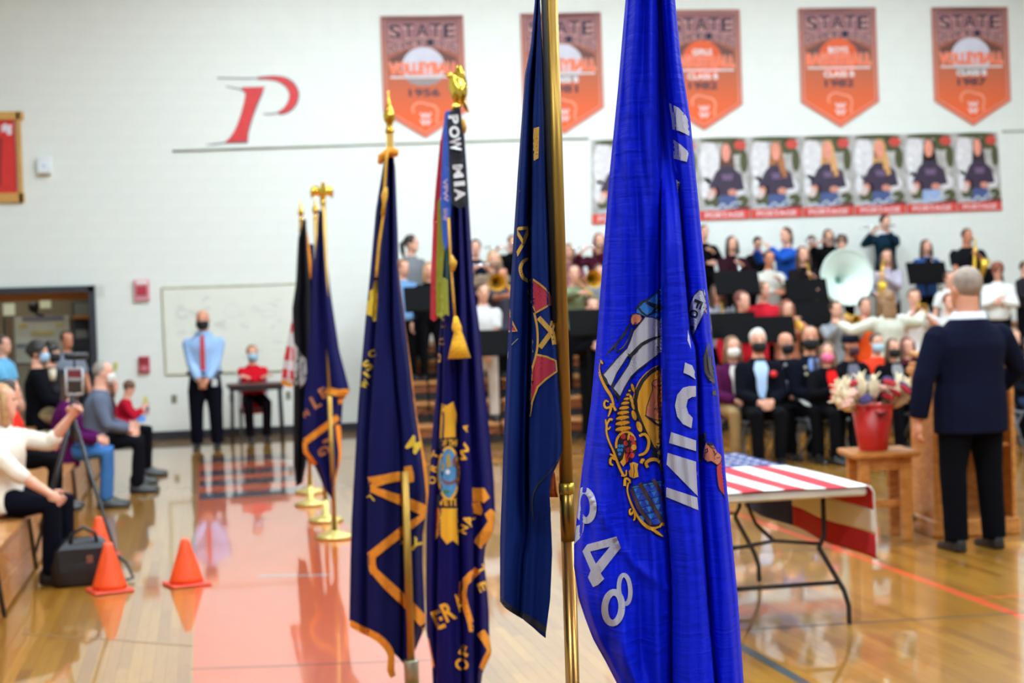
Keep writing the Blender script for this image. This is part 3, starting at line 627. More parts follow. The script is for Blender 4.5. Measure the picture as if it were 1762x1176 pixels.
pr('numeral_eight', LW, S_, ('l', loop(k3, 422, 790, 36, 92, -4), 7.6), ('l', loop(k3, 350, 905, 54, 98, 4), 11.5))
pr('letter_c', LW, S_, ('p', k7([(350, 112), (300, 112), (250, 125), (205, 180), (187, 265), (205, 350), (250, 408), (316, 440), (326, 360), (292, 325), (275, 270), (288, 215), (320, 196), (352, 196)])))
pr('letter_i', LW, S_, ('p', k7([(157, 470), (364, 540), (364, 622), (140, 555)])))
pr('letter_n', LW, S_, ('p', k7([(130, 632), (365, 705), (365, 792), (255, 760), (372, 880), (380, 985), (122, 722)])), ('p', k7([(120, 900), (376, 985), (386, 1085), (118, 975)])))
pr('letter_s', LW, S_, ('p', k1([(730, 823), (775, 842), (798, 895), (796, 930), (760, 905), (720, 888)])), ('p', k1([(748, 612), (762, 680), (768, 735), (746, 684)])))
pr('letter_w', LW, S_, ('p', k8([(45, 225), (110, 258), (160, 312), (193, 390), (190, 454), (150, 430), (110, 412), (57, 402), (55, 366), (106, 352), (50, 300)]))); pr('letter_w', LW, S_, ('p', k8([(70, 470), (125, 508), (177, 556), (165, 622), (75, 600)]))); pr('letter_w', LW, S_, ('p', k8([(90, 740), (118, 765), (102, 830)])))
rib = k6([(272, 400), (285, 340), (312, 285), (345, 250), (375, 255), (400, 330), (410, 362), (372, 440), (342, 500), (300, 590), (280, 500)])
pr('motto_ribbon', mat((170, 170, 190)), S_, ('p', rib)); pr('ribbon_outline', INK, S_+.001, ('l', rib+rib[:1], 1.6))
pr('ribbon_tip', mat((206, 206, 196)), S_+.0003, ('p', k6([(398, 205), (412, 320), (420, 432), (405, 426), (384, 262)]))); pr('ribbon_knot', OCH, S_+.001, ('p', k6(ell(398, 385, 9, 26, 12))))
pr('motto_lettering', INK, S_+.0014, ('t', 'F', frame(1120+338/4.2, 440+352/4.2, 14, 16, 112), .03), ('t', 'O', frame(1120+310/4.2, 440+422/4.2, 14, 15, 106), .03), ('t', 'R', frame(1120+290/4.2, 440+528/4.2, 9, 8, 100), .03))
bad = k6([(440, 600), (405, 655), (378, 740), (386, 838), (420, 898), (455, 925), (478, 950), (470, 968), (446, 985), (446, 1008), (475, 1016), (492, 985), (492, 900), (476, 800), (458, 680)])
pr('badger', mat((72, 62, 66)), S_, ('p', bad)); pr('badger_outline', INK, S_+.001, ('l', bad+bad[:1], 1.3), ('l', k6([(432, 660), (408, 740), (420, 830), (452, 890)]), 1.6, 3), ('l', k6([(445, 700), (440, 780), (460, 850)]), 1.4, 3))
# miner at the right edge
pr('miner_face', SKB, S_, ('p', k7([(432, 548), (482, 560), (512, 622), (552, 655), (542, 712), (515, 726), (470, 696), (440, 702), (404, 672), (410, 615)])))
pr('miner_hat', mat((22, 24, 44)), S_+.0006, ('p', k7([(366, 502), (412, 480), (432, 470), (428, 545), (402, 602), (392, 662), (412, 690), (372, 700), (366, 640)])), ('p', k7([(430, 548), (486, 556), (482, 575), (440, 572)])))
pr('miner_shirt', RDP, S_, ('p', k7([(556, 640), (545, 700), (512, 742), (522, 860), (535, 915), (570, 962), (600, 1012), (604, 960), (582, 760), (572, 655)])))
pr('miner_lines', INK, S_+.0012, ('l', k7([(556, 640), (545, 705), (512, 742), (522, 860), (535, 915), (570, 962), (600, 1010)]), 1.2, 2), ('l', k7([(404, 672), (440, 702), (470, 696), (515, 726), (542, 712)]), 1.2), ('l', k7([(420, 612), (440, 598), (442, 622), (422, 628)]), 2), ('l', k7([(486, 618), (502, 640), (515, 630), (495, 655)]), 1.4), ('l', k7([(510, 672), (536, 668), (552, 655)]), 1.4), ('l', k7([(446, 560), (470, 590), (500, 600)]), 1.3))
# sailor on the left panel
legA = k4([(585, 352), (660, 360), (742, 395), (742, 520), (660, 545), (560, 590), (480, 668), (425, 720), (330, 868), (275, 990), (235, 950), (193, 888), (260, 810), (340, 720), (420, 640), (455, 560), (480, 480), (540, 410)])
legB = k4([(742, 532), (742, 672), (640, 750), (520, 840), (460, 900), (400, 1000), (355, 1092), (322, 1050), (290, 1010), (350, 920), (430, 800), (470, 710), (560, 615), (660, 560)])
pr('sailor_trousers', LW, S_, ('p', legA), ('p', legB))
pr('sailor_outline', INK, S_+.0008, ('l', legA[4:]+legA[:1], 2.0), ('l', legB[1:], 2.0), ('l', k4([(742, 525), (660, 552), (560, 602), (480, 685), (440, 715)]), [3, 5, 6, 7, 3], 2), ('l', k4([(430, 690), (470, 720)]), 1.6), ('l', k4([(300, 960), (280, 1000), (310, 1040), (350, 1092), (345, 1130)]), [2, 4, 5, 6, 3]), ('l', k4([(195, 890), (225, 930), (240, 975)]), 5))
pr('sailor_blouse', LBL, S_, ('p', k4([(742, 70), (690, 130), (620, 195), (560, 215), (508, 265), (512, 310), (590, 348), (660, 350), (742, 392)])))
pr('blouse_outline', INK, S_+.001, ('l', k4([(742, 72), (690, 128), (610, 195), (560, 212), (500, 280)]), [1.2, 2, 3, 5, 3]), ('l', k4([(600, 215), (660, 245), (742, 260)]), [5, 7, 8]), ('l', k4([(530, 270), (560, 310), (610, 345)]), 3), ('l', k4([(742, 275), (690, 280), (650, 320), (600, 345)]), [10, 8, 4, 3]), ('l', k4([(690, 350), (742, 378)]), 4))
hand = k4([(455, 372), (470, 330), (500, 318), (545, 330), (560, 365), (545, 395), (515, 418), (475, 430), (458, 405)])
pr('sailor_hand', SKB, S_+.0004, ('p', hand)); pr('hand_outline', INK, S_+.0012, ('l', hand+hand[:1], 1.4), ('l', k4([(480, 425), (500, 400), (510, 410)]), 1.5))
pr('rope', INK, S_+.0006, ('l', k4([(448, 420), (400, 500), (340, 580), (280, 640), (230, 702)]), [3, 4.5, 4, 3, 1.5], 3), ('l', k4([(470, 450), (440, 540), (390, 630), (340, 665), (310, 640), (330, 600)]), 2.6, 3)); pr('rope_strand', mat((120, 100, 70)), S_+.0012, ('l', k4([(430, 560), (385, 630), (350, 650)]), .9, 2))
# central gold shield
arcpx = [(1139, 634), (1130, 638), (1119, 646), (1108, 658), (1100, 674), (1096.5, 690), (1098, 706), (1104, 722), (1112, 741), (1120, 757), (1126, 770), (1131, 772), (1138, 764)]
pr('shield_rim', OCH, S_, ('l', [(x-6, y-4) for x, y in arcpx[:7]], 2.4, 2)); pr('shield_ring', INK, S_+.0003, ('l', [(x-2.5, y-2) for x, y in arcpx], 7, 2), ('p', [(1124, 770), (1139, 760), (1141, 792), (1128, 786), (1118, 790)]))
pr('shield_field', OCH, S_+.0007, ('p', arcpx), ('p', [(1131, 780), (1139, 770), (1140, 786)]))
arm = [(1122, 660), (1125, 655), (1131, 653.5), (1139, 655), (1139, 722), (1130, 723), (1120, 720), (1111, 715), (1113, 700), (1118, 685), (1123, 671)]
pr('shield_arm', SKB, S_+.0011, ('p', arm)); pr('arm_outline', INK, S_+.0016, ('l', arm[4:]+arm[:3], 1.3), ('l', [(1110, 715), (1120, 722), (1129, 730), (1139, 734)], [2, 4, 4, 3]), ('l', [(1121, 661), (1128, 667), (1137, 664)], 1.3), ('l', [(1136, 672), (1131, 685), (1133, 700), (1129, 708)], 1.2), ('l', [(1125, 704), (1133, 703), (1139, 706)], 1.2))
# cornucopia, fruit and scrolls
rings = [(232, 55, 9, 7), (222, 85, 15, 9), (211, 118, 23, 11), (200, 150, 31, 13), (191, 186, 38, 15), (184, 222, 44, 16), (180, 260, 49, 17), (180, 300, 53, 18), (184, 342, 58, 19)]
pr('cornucopia_outline', INK, S_, *[('p', k5(ell(x, y, rx+7, ry+11, 16, -8))) for x, y, rx, ry in rings], ('p', k5(ell(205, 470, 84, 122, 26))))  # black printed underlay outlining the horn and fruit
pr('cornucopia', OCH, S_+.0006, *[('p', k5(ell(x, y, rx, ry, 16, -8))) for x, y, rx, ry in rings], ('l', k5(ell(205, 462, 74, 98, 20, 0, 165, 340)), 4), seg=None)
pr('cornucopia_groove', mat((120, 40, 40)), S_+.001, *[('l', k5(ell(x, y, rx*.9, ry*.8, 10, -8, 20, 160)), 1.3) for x, y, rx, ry in rings[2:]])
pr('red_fruit', RDP, S_+.0011, *[('p', k5(ell(x, y, 19, 21, 12))) for x, y in ((185, 400), (250, 415), (205, 450), (262, 455), (222, 500), (250, 540), (215, 545), (245, 495), (205, 575))])
pr('gold_fruit', OCH, S_+.0016, ('p', k5(ell(265, 480, 20, 22, 12))), ('p', k5(ell(225, 400, 9, 30, 12, 12))), ('p', k5([(195, 515), (205, 600), (185, 625), (160, 590), (180, 570)])), ('p', k5([(232, 600), (262, 590), (298, 605), (290, 640), (300, 700), (262, 712), (232, 700), (225, 660), (240, 640)])))
pr('blue_fruit', LBL, S_+.0011, *[('p', k5(ell(x, y, 12, 13, 10))) for x, y in ((155, 470), (178, 470), (150, 500), (172, 500), (158, 530))]); pr('fruit_line', INK, S_+.002, ('l', k5([(212, 430), (235, 470), (232, 520), (215, 560)]), 1.2), ('l', k5([(245, 425), (240, 460)]), 1.2), ('l', k5([(262, 610), (268, 660), (262, 705)]), 1.1))
leaves = [(258, 35, 11, 34), (246, 120, 12, 36), (258, 170, 10, 30), (266, 240, 17, 38), (305, 325, 20, 42)]
pr('laurel_edge', INK, S_+.0003, *[('p', k5(ell(x, y, rx+6, ry+6, 14, -18))) for x, y, rx, ry in leaves]); pr('laurel_leaf', OCH, S_+.0009, *[('p', k5(ell(x, y, rx, ry, 14, -18))) for x, y, rx, ry in leaves])
scr = [(k4([(200, 785), (178, 755), (162, 790), (165, 850), (190, 930), (230, 1010), (275, 1080), (300, 1160)]), [2.5, 4, 4, 4, 4.5, 5, 5, 3]), (k5([(100, 170), (60, 185), (42, 160), (52, 130), (75, 140)]), [4, 4, 3.5, 3, 2]), (k5([(95, 150), (90, 200), (72, 250)]), [4, 4, 1.5]), (k5([(98, 150), (130, 205)]), [4, 4]),
       (k5([(105, 275), (85, 270), (62, 310), (60, 370), (80, 440), (112, 510), (140, 590), (170, 660), (195, 700)]), [4, 4, 3, 3, 3, 3.5, 4, 4, 3]), (k5([(52, 270), (58, 310), (70, 345), (90, 325)]), [2, 3, 3, 2]), (k5([(135, 575), (95, 560), (88, 600), (110, 615)]), [4, 4, 4, 2.5]), (k5([(85, 530), (110, 545), (140, 580)]), [2.5, 3.5, 4]), (k5([(170, 690), (205, 690), (208, 650)]), [3.5, 3, 2]),
       (k5([(305, 395), (345, 382), (375, 420), (372, 480), (345, 525), (300, 540)]), [4, 5, 5, 5, 5, 3]), (k5([(318, 600), (330, 575), (345, 580)]), [5, 6, 3]), (k5([(368, 632), (355, 600), (385, 575), (430, 572), (465, 600), (475, 660)]), [5, 5, 6, 6, 5, 4]), (k5([(196, 770), (200, 715), (230, 725), (235, 750)]), [5, 4, 4, 3]),
       (k5([(225, 745), (215, 800), (232, 870), (262, 940), (300, 1010), (350, 1065), (400, 1090), (455, 1075)]), [3, 2.6, 3, 3.5, 4, 6, 6, 2]), (k5([(390, 1085), (440, 1120), (485, 1150)]), [5, 5, 1.5]), (k5([(270, 950), (240, 985), (232, 955), (245, 940)]), [4, 3.5, 3, 2]), (k5([(272, 960), (272, 1010), (262, 1030)]), [4, 3, 2]), (k5([(455, 1080), (480, 1050), (488, 1070)]), [3, 5, 4])]
pr('scroll_edge', INK, S_+.0002, *[('l', p_, [v+2.4 for v in w_], 3) for p_, w_ in scr]); pr('gold_scroll', OCH, S_+.0022, *[('l', p_, w_, 3) for p_, w_ in scr])
# lower shield
sh = k5([(240, 775), (330, 752), (420, 735), (494, 726), (500, 900), (496, 1050), (450, 1065), (395, 1062), (340, 1005), (290, 925), (258, 850)])
pr('lattice_field', mat((26, 58, 176)), S_, ('p', sh)); tri = []; 
for r in range(6):
    for c_ in range(5):
        x, y = 275+c_*62+r*14, 775+r*55-c_*13
        if 250+r*18 < x < 478 and y < 1030: tri.append(('p', k5([(x-26, y), (x+26, y-6), (x+2, y+42)])))
pr('light_lattice', LBL, S_+.0005, *tri); lat = []
for r in range(7): lat.append(('l', k5([(250+r*22, 790+r*48), (494, 740+r*50)]), .9))
pr('lattice_line', INK, S_+.001, ('l', sh+sh[:1], 1.6), *lat); pr('dark_bar', BRN, S_+.0014, ('l', k5([(246, 795), (300, 930), (395, 1062)]), [6, 7.5, 7]), ('l', k5([(308, 748), (400, 905), (480, 1040)]), 7), ('l', k5([(410, 722), (460, 800), (498, 880)]), 6.5)); pr('bar_edge', INK, S_+.0017, ('l', k5([(320, 745), (412, 900), (490, 1030)]), .8), ('l', k5([(258, 790), (315, 925), (410, 1060)]), .8))
pr('ribbon_dot', OCH, S_, ('p', k5(ell(510, 1110, 14, 12, 10))))
# seams
pr('hem_seam', mat((12, 16, 84)), .003, ('l', [(989, 976), (996, 1030), (1007, 1063), (1021, 1100), (1044, 1141), (1062, 1176), (1085, 1216)], 2.2, 2))
st = Flat(); 
for i in range(58):
    y = 330+i*5.4; x = A4(y)+5.5; st.line([(x, y), (x+.4, y+2.4)], .9)
st.lay('stitching', D_4.fn(.0028), mat((16, 24, 120)), c4, base=B4)
# ---------------------------------------------------------------- navy flag with red and gold cross, gold pole beside it
Z3 = FPX/860
t3, B3, P3_ = flag_root('navy flag with red and gold cross beside a tall gold pole', Z3+.02, 974, 820)
L3 = tb((930, -240), (921, 0), (914, 76), (904, 127), (891, 306), (881, 459), (875, 565), (869, 717), (861, 927), (861, 1026), (861, 1060))
R3 = tb((938, -240), (929, 0), (934, 102), (944, 255), (952, 357), (962, 459), (970, 540), (971, 555), (963, 575), (962, 640), (971, 740), (970, 760), (963, 790), (948, 822), (945, 850), (947, 874), (950, 953), (947, 1031), (939, 1092))
C3 = tb((932, -240), (926, 0), (916, 204), (914, 408), (915, 560), (912, 700), (910, 760), (911, 850), (912, 925), (903, 960), (895, 1100))
E3 = tb((936, -240), (928, 0), (936, 220), (944, 433), (948, 540), (960, 600), (969, 740), (969, 800), (955, 1100))
deep = lambda v0, v1: (lambda y: v0+(v1-v0)*sstep(840, 930, y))
D_3 = Drape(Z3, L3, R3, [(L3, .05), (lerpx(L3, C3, .2), -.005), (lerpx(L3, C3, .5), -.014), (lerpx(L3, C3, .8), .012), (plus(C3, -1), deep(.045, .02)), (plus(C3, 2), deep(-.02, 0)), (lerpx(C3, E3, .4), deep(-.032, -.004)), (lerpx(C3, E3, .8), -.02), (E3, .012), (plus(E3, 8), .02), (plus(E3, 24), .05)], (-240, -240), (1036, 1099),
    lambda x, y: .002*math.sin(x*.3+y*.013)+.0015*math.sin(y*.03+x*.1))
c3 = D_3.cloth('cloth', cloth_mat((10, 34, 98), rough=.75, wr=.15), t3, B3, 150, 60)
OB('upper_pole', MB().tube([(0, 0, 1.29), (0, 0, 2.44)], .0138, 20), BRASS, t3, True); OB('middle_pole', MB().tube([(0, 0, 1.18), (0, 0, 1.29)], .0146, 20), mat((150, 116, 52), rough=.32, metal=1.0, var=.1), t3, True)
OB('lower_pole', MB().tube([(0, 0, .05), (0, 0, 1.18)], .0142, 20), mat((178, 128, 70), rough=.28, metal=1.0, var=.12, scale=3), t3, True); OB('joint_ring', MB().lathe([(.0001, 0), (.0156, 0), (.016, .01), (.0156, .022), (.0001, .022)], (0, 0, 1.275), 20), GOLDP, t3, True)
OB('base_disc', MB().lathe([(.001, 0), (.15, 0), (.155, .012), (.13, .03), (.05, .045), (.03, .06), (.024, .2), (.001, .2)], n=32), GOLDP, t3, True); spear(t3, 2.44)
OB('dark_pole_strip', MB().tube([(-.0145, -.004, 1.62), (-.016, -.004, 2.42)], .0058, 12), mat((40, 34, 34), rough=.8), t3, True)  # narrow dark strip along the left of the upper pole
def p3(name, m, off, *s): return pr(name, m, off, *s, seg=6, dr=D_3, par=c3, base=B3)
DG = mat((192, 144, 48), rough=.7, var=.06); CRM = mat((172, 24, 54), rough=.7, var=.05); a3 = cf(850, 180, 3.92); b3 = cf(850, 460, 4.2); e3 = cf(850, 720, 3.0128)
p3('gold_letter', DG, .004, ('p', a3([(268, 160), (305, 150), (300, 362), (258, 386), (257, 330), (272, 318)]))); p3('gold_letter', DG, .004, ('l', [(887, 394), (911, 392)], 5.5), ('l', [(911, 391), (900, 420), (888, 440)], 6), ('l', [(888, 397), (902, 420)], 5)); p3('gold_letter', DG, .004, ('l', [(912, 446), (902, 449), (896, 458), (896, 468), (901, 479), (912, 485)], 6, 3)); p3('gold_dot', DG, .004, ('p', a3(ell(162, 582, 13, 18, 10))), ('l', b3([(262, 160), (248, 168), (250, 195), (265, 200)]), 2))
u = b3([(272, 82), (330, 122), (385, 168), (408, 215), (410, 268), (300, 330), (285, 285), (268, 255)]); l_ = b3([(305, 632), (380, 648), (447, 678), (455, 752), (372, 812), (315, 867), (275, 975), (258, 1080), (266, 780), (292, 690)])
p3('red_arm', CRM, .004, ('p', u)); p3('red_arm', CRM, .004, ('p', l_)); p3('red_arm', CRM, .004, ('p', b3([(104, 340), (155, 462), (104, 464)])))
p3('gold_border', DG, .0048, ('l', u+u[:1], 3.2), ('l', l_[:8], 3.2), ('l', b3([(290, 330), (312, 440), (315, 560), (300, 650), (272, 760), (262, 960)]), 3.6, 3), ('l', b3([(106, 300), (128, 390), (165, 462), (104, 464)]), 3))
p3('gold_letter_x', DG, .0046, ('l', b3([(322, 365), (425, 478), (440, 560)]), 8.5), ('l', b3([(332, 582), (410, 478), (428, 390)]), 8.5)); p3('faint_circle', mat((150, 136, 110)), .004, ('l', b3([(175, 516), (130, 560), (105, 610), (98, 660)]), 1.2, 3), ('l', b3([(268, 510), (280, 540), (272, 580), (282, 615)]), 1.6, 2))
p3('dark_hem', mat((10, 12, 30)), .004, ('l', e3([(30, 925), (60, 968), (110, 1002), (190, 1048), (275, 1105)]), [6, 9, 10, 11, 10], 3)); p3('front_hem', mat((10, 12, 30)), .004, ('l', e3([(345, 195), (300, 265), (235, 335), (205, 390), (198, 450), (205, 530)]), [1, 2, 2.6, 2.6, 2.2, 1.4], 3))
OB('orange_tassel', MB().loft([[W(x+dx_, y, Z3+.03+dz_)-B3 for dx_, dz_ in ((-w, 0), (-w*.5, -.012), (w*.5, -.012), (w, 0), (w*.5, .012), (-w*.5, .012))] for x, y, w in ((951, 806, 2), (951, 816, 4.5), (950, 828, 7), (949, 845, 9.5), (950, 856, 10.5))]), mat((238, 112, 26), rough=.8, var=.2, scale=80), t3, True)
# ---------------------------------------------------------------- navy flag with POW MIA streamer, eagle on top
Z2 = FPX/430
t2, B2, P2_ = flag_root('navy fringed flag with gold cross crest, streamers and a perched eagle on top', Z2+.07, 786, 210)
zt2 = W(785, 186, Z2+.07).z; OB('pole', MB().tube([(0, 0, .05), (0, 0, zt2)], .0142, 16), BRASS, t2, True); eagle(t2, zt2-.01, math.radians(-75), .95, True)
OB('base_disc', MB().lathe([(.001, 0), (.15, 0), (.155, .012), (.13, .03), (.05, .045), (.03, .06), (.024, .2), (.001, .2)], n=32), GOLDP, t2, True)
L2 = tb((774, 190), (765, 300), (762, 420), (760, 549), (753, 615), (752, 664), (744, 747), (739, 830), (734, 902), (733, 1017), (734, 1088), (743, 1135), (745, 1176), (750, 1230))
R2 = tb((792, 190), (799, 233), (806, 340), (811, 424), (816, 500), (825, 564), (832, 650), (839, 711), (850, 830), (852, 885), (848, 915), (835, 940), (833, 966), (841, 1050), (842, 1095), (846, 1125), (830, 1158), (826, 1190), (815, 1230))
a2 = cf(720, 100, 4.2); b2 = cf(720, 360, 3.92); k2c = cf(720, 640, 4.2); d2 = cf(720, 900, 4.26)
G1 = tb((778, 190), (768, 400), (762, 600), (761, 700), (755, 900), (750, 1200)); G2 = tb((783, 190), (786, 500), (788, 700), (790, 900), (792, 960), (797, 1200)); G3 = tb((787, 190), (800, 500), (806, 700), (813, 900), (815, 1200))
D_2 = Drape(Z2, L2, R2, [(L2, .07), (lerpx(L2, G1, .5), .03), (plus(G1, -1), .05), (plus(G1, 3), -.03), (lerpx(G1, G2, .5), -.045), (plus(G2, -3), -.02), (G2, .03), (plus(G2, 3), -.02), (lerpx(G2, G3, .5), -.04), (plus(G3, -1), -.01), (plus(G3, 2), .05), (lerpx(G3, R2, .5), .02), (R2, .1)], (190, 190), (1230, 1190), lambda x, y: .004*math.sin(x*.22+y*.01))
c2 = D_2.cloth('cloth', cloth_mat((11, 10, 80), rough=.6, wr=.2), t2, B2, 130, 56)
def p2(name, m, off, *s): return pr(name, m, off, *s, seg=6, dr=D_2, par=c2, base=B2)
CRS = mat((222, 162, 26), rough=.65, var=.08)
p2('gold_cross_arm', CRS, .006, ('p', k2c([(168, 228), (205, 246), (252, 214), (252, 300), (276, 308), (284, 475), (152, 482), (160, 318)]))); p2('gold_cross_arm', CRS, .006, ('p', k2c([(134, 985), (285, 985), (288, 1170), (286, 1252), (248, 1218), (205, 1250), (197, 1160), (150, 1175), (124, 1220)])))
p2('crest_band', INK, .0066, ('p', k2c([(148, 480), (290, 472), (292, 548), (146, 560)]))); p2('crest_band', INK, .0066, ('p', k2c([(134, 890), (290, 900), (290, 990), (130, 985)]))); p2('crest_ring', CRS, .0074, ('l', k2c(ell(218, 735, 74, 188, 26)+ell(218, 735, 74, 188, 26)[:1]), 4)); p2('crest_disc', mat((66, 128, 178), var=.2), .007, ('p', k2c(ell(218, 735, 72, 186, 26))))
p2('crest_eagle', mat((170, 140, 50)), .0078, ('p', k2c([(205, 600), (225, 595), (238, 680), (210, 700), (200, 650)])), ('l', k2c([(160, 650), (180, 680), (165, 720)]), 4, 2)); p2('crest_figure', mat((120, 62, 60)), .0079, ('p', k2c(ell(268, 650, 22, 40, 12))), ('l', k2c([(160, 770), (190, 800), (240, 805), (275, 780)]), 5, 2)); p2('crest_green', mat((44, 120, 74)), .0078, ('p', k2c([(160, 850), (220, 860), (240, 872), (190, 885), (155, 870)]))); p2('crest_star', mat((220, 220, 226)), .008, ('p', k2c(ell(212, 725, 16, 18, 10)))); p2('red_edge', CRM, .0062, ('p', k2c([(130, 990), (142, 985), (138, 1130), (126, 1150)])))
p2('crest_lettering', CRS, .0076, ('t', 'OF THE', lambda q: k2c([(155+135*q[0], 490+50*q[1])])[0], .03)); p2('crest_lettering', CRS, .0076, ('t', 'VETE', lambda q: k2c([(140+150*q[0], 918+52*q[1])])[0], .03))
def let(dr, par, base, ch, cx, cy, w, h, ang, m, off=.006, name='gold_letter', bold=.03): return Flat().text(ch, frame(cx, cy, w, h, ang), bold).lay(name, dr.fn(off), m, par, base=base, seg=6)
for ch, x, y, w, h, an, k in (('O', 100, 785, 13, 13, -68, k2c), ('R', 112, 695, 13, 13, -68, k2c), ('T', 122, 605, 13, 13, -66, k2c), ('A', 342, 405, 14, 11, -70, k2c), ('W', 332, 590, 36, 16, -66, k2c), ('A', 362, 1075, 19, 20, -70, k2c), ('N', 326, 1140, 14, 15, -70, k2c), ('E', 146, 712, 16, 33, -22, d2), ('R', 218, 652, 20, 33, -24, d2), ('A', 300, 588, 14, 32, -26, d2), ('F', 338, 940, 17, 17, -64, d2), ('O', 318, 1040, 20, 24, -64, d2), ('E', 470, 470, 16, 16, 66, d2), ('T', 462, 345, 16, 15, 62, d2), ('S', 458, 165, 12, 8, 60, d2), ('C', 160, 772, 9, 16, -10, b2), ('C', 152, 895, 11, 12, -10, b2), ('O', 138, 1005, 6, 16, 0, b2)):
    cx, cy = k([(x, y)])[0]; let(D_2, c2, B2, ch, cx, cy, w, h, an, CRS)
fringe(D_2, k2c([(390, 890), (460, 890), (495, 930)]), [24, 24, 14], c2, B2, .008); fringe(D_2, k2c([(415, 945), (430, 1010), (425, 1030)]), [14, 16, 14], c2, B2, .007); fringe(D_2, k2c([(500, 1010), (552, 1070), (545, 1110), (490, 1180), (420, 1250)]), [14, 24, 24, 22, 16], c2, B2, .009)
fringe(D_2, d2([(435, 345), (380, 395), (330, 450), (322, 540)]), [13, 14, 15, 13], c2, B2, .008); fringe(D_2, d2([(322, 520), (345, 610), (385, 740), (385, 800)]), [12, 11, 11, 6], c2, B2, .0085); fringe(D_2, d2([(455, 800), (500, 865), (535, 930)]), [15, 15, 14], c2, B2, .008); fringe(D_2, d2([(535, 940), (500, 1010), (460, 1075)]), [14, 15, 9], c2, B2, .0075); fringe(D_2, d2([(60, 850), (80, 990), (105, 1080)]), [8, 11, 9], c2, B2, .006)
# streamers hang in front of the pole
def streamer(name, pts, m, dep, wave=.01):
    f = lambda off: (lambda x, y: W(x, y, Z2-dep-off+wave*math.sin(x*.25)))
    o = Flat().poly(pts).lay(name, f(0), m, t2, base=B2, seg=12); md = o.modifiers.new('thickness', 'SOLIDIFY'); md.thickness = .002; return f
streamer('red_streamer', a2([(185, 470), (180, 700), (160, 1000), (140, 1176)])+b2([(128, 60), (122, 400), (128, 740), (104, 758), (80, 740), (84, 430), (98, 120)])+a2([(105, 1176), (130, 900), (158, 600)]), mat((176, 20, 42), rough=.5), .055)
streamer('green_streamer', b2([(132, -60), (182, -60), (178, 200), (160, 500), (168, 720), (140, 735), (122, 720), (120, 500), (128, 200)]), mat((142, 138, 36), rough=.5), .06); streamer('dark_green_streamer', b2([(180, 200), (205, 200), (200, 720), (185, 700)]), mat((24, 74, 66), rough=.5), .058)
fs = streamer('blue_streamer', a2([(190, 400), (210, 378), (240, 388), (225, 600), (240, 1000), (226, 1176), (222, 1330), (195, 1400), (176, 1330), (160, 1000), (172, 700), (180, 520)]), mat((40, 84, 184), rough=.45), .066)
Flat().text('VFW', frame(720+196/4.2, 100+955/4.2, 40, 8, 88), .03).text('WW', frame(720+192/4.2, 100+1130/4.2, 22, 8, 90), .03).lay('streamer_lettering', fs(.004), mat((196, 170, 200)), t2, base=B2)
streamer('olive_streamer', b2([(165, 460), (196, 480), (204, 720), (182, 710), (150, 745), (150, 600)]), mat((150, 150, 50), rough=.5), .064)
fs = streamer('black_streamer', a2([(222, 392), (262, 372), (300, 345), (312, 480), (330, 620), (346, 830), (362, 1060), (345, 1075), (300, 1088), (240, 1056), (224, 800), (216, 600), (206, 480)]), mat((12, 10, 30), rough=.6), .082, .006)
for ch, x, y, w, h in (('P', 254, 444, 16, 17), ('O', 260, 534, 21, 18), ('W', 268, 624, 23, 19), ('M', 286, 818, 22, 17), ('I', 296, 908, 8, 19), ('A', 300, 985, 21, 18)): Flat().text(ch, frame(720+x/4.2, 100+y/4.2, w, h, 84), .045).lay('white_letter', fs(.004), mat((226, 222, 226)), t2, base=B2)
def px_tube(name, t, B, Z, pts, rad, m, n=8): return OB(name, MB().tube([W(x, y, Z)-B for x, y in pts], rad, n), m, t, True)
CORD = mat((206, 150, 40), rough=.7, var=.15, scale=80); TAS = mat((226, 164, 24), rough=.8, var=.2, scale=90)
px_tube('cord', t2, B2, Z2-.075, b2([(203, 60), (212, 250), (222, 420), (235, 580), (247, 735)]), .005, CORD); px_tube('cord_knot', t2, B2, Z2-.08, b2([(222, 310), (234, 360), (232, 420)]), [.004, .016, .006], CORD); px_tube('tassel', t2, B2, Z2-.08, b2([(250, 725), (258, 800), (266, 830), (270, 900), (276, 1008)]), [.008, .02, .016, .028, .046], TAS, 12)
px_tube('cord_end', t2, B2, Z2+.02, a2([(318, 440), (330, 500), (325, 545)]), [.006, .012, .008], CORD)
# ---------------------------------------------------------------- navy flag with yellow letters, spear on top
Z1 = FPX/400
t1, B1, P1_ = flag_root('navy gold-fringed flag with yellow lettering and spear finial', Z1+.07, 672, 270)
zt1 = W(669, 231, Z1+.07).z; OB('pole', MB().tube([(0, 0, .05), (0, 0, zt1)], .0165, 16), BRASS, t1, True); spear(t1, zt1, 1.02)
OB('base_disc', MB().lathe([(.001, 0), (.15, 0), (.155, .012), (.13, .03), (.05, .045), (.03, .06), (.001, .06)], n=32), GOLDP, t1, True); OB('pole_socket', MB().lathe([(.001, .02), (.031, .02), (.031, .17), (.027, .175), (.001, .175)], n=20), mat((168, 162, 140), rough=.35, metal=.8), t1, True)
L1 = tb((664, 262), (658, 294), (647, 361), (638, 460), (634, 500), (626, 583), (617, 690), (614, 740), (605, 894), (603, 960), (601, 1067), (601, 1180))
R1 = tb((676, 262), (680, 290), (684, 394), (686, 464), (697, 554), (709, 642), (717, 714), (724, 750), (734, 800), (738, 850), (733, 885), (727, 920), (727, 970), (731, 1052), (732, 1076), (718, 1111), (703, 1144), (690, 1160))
c1c = cf(590, 680, 4.2); b1 = cf(590, 440, 4.2); a1 = cf(590, 180, 4.2); d1_ = cf(590, 900, 4.2615)
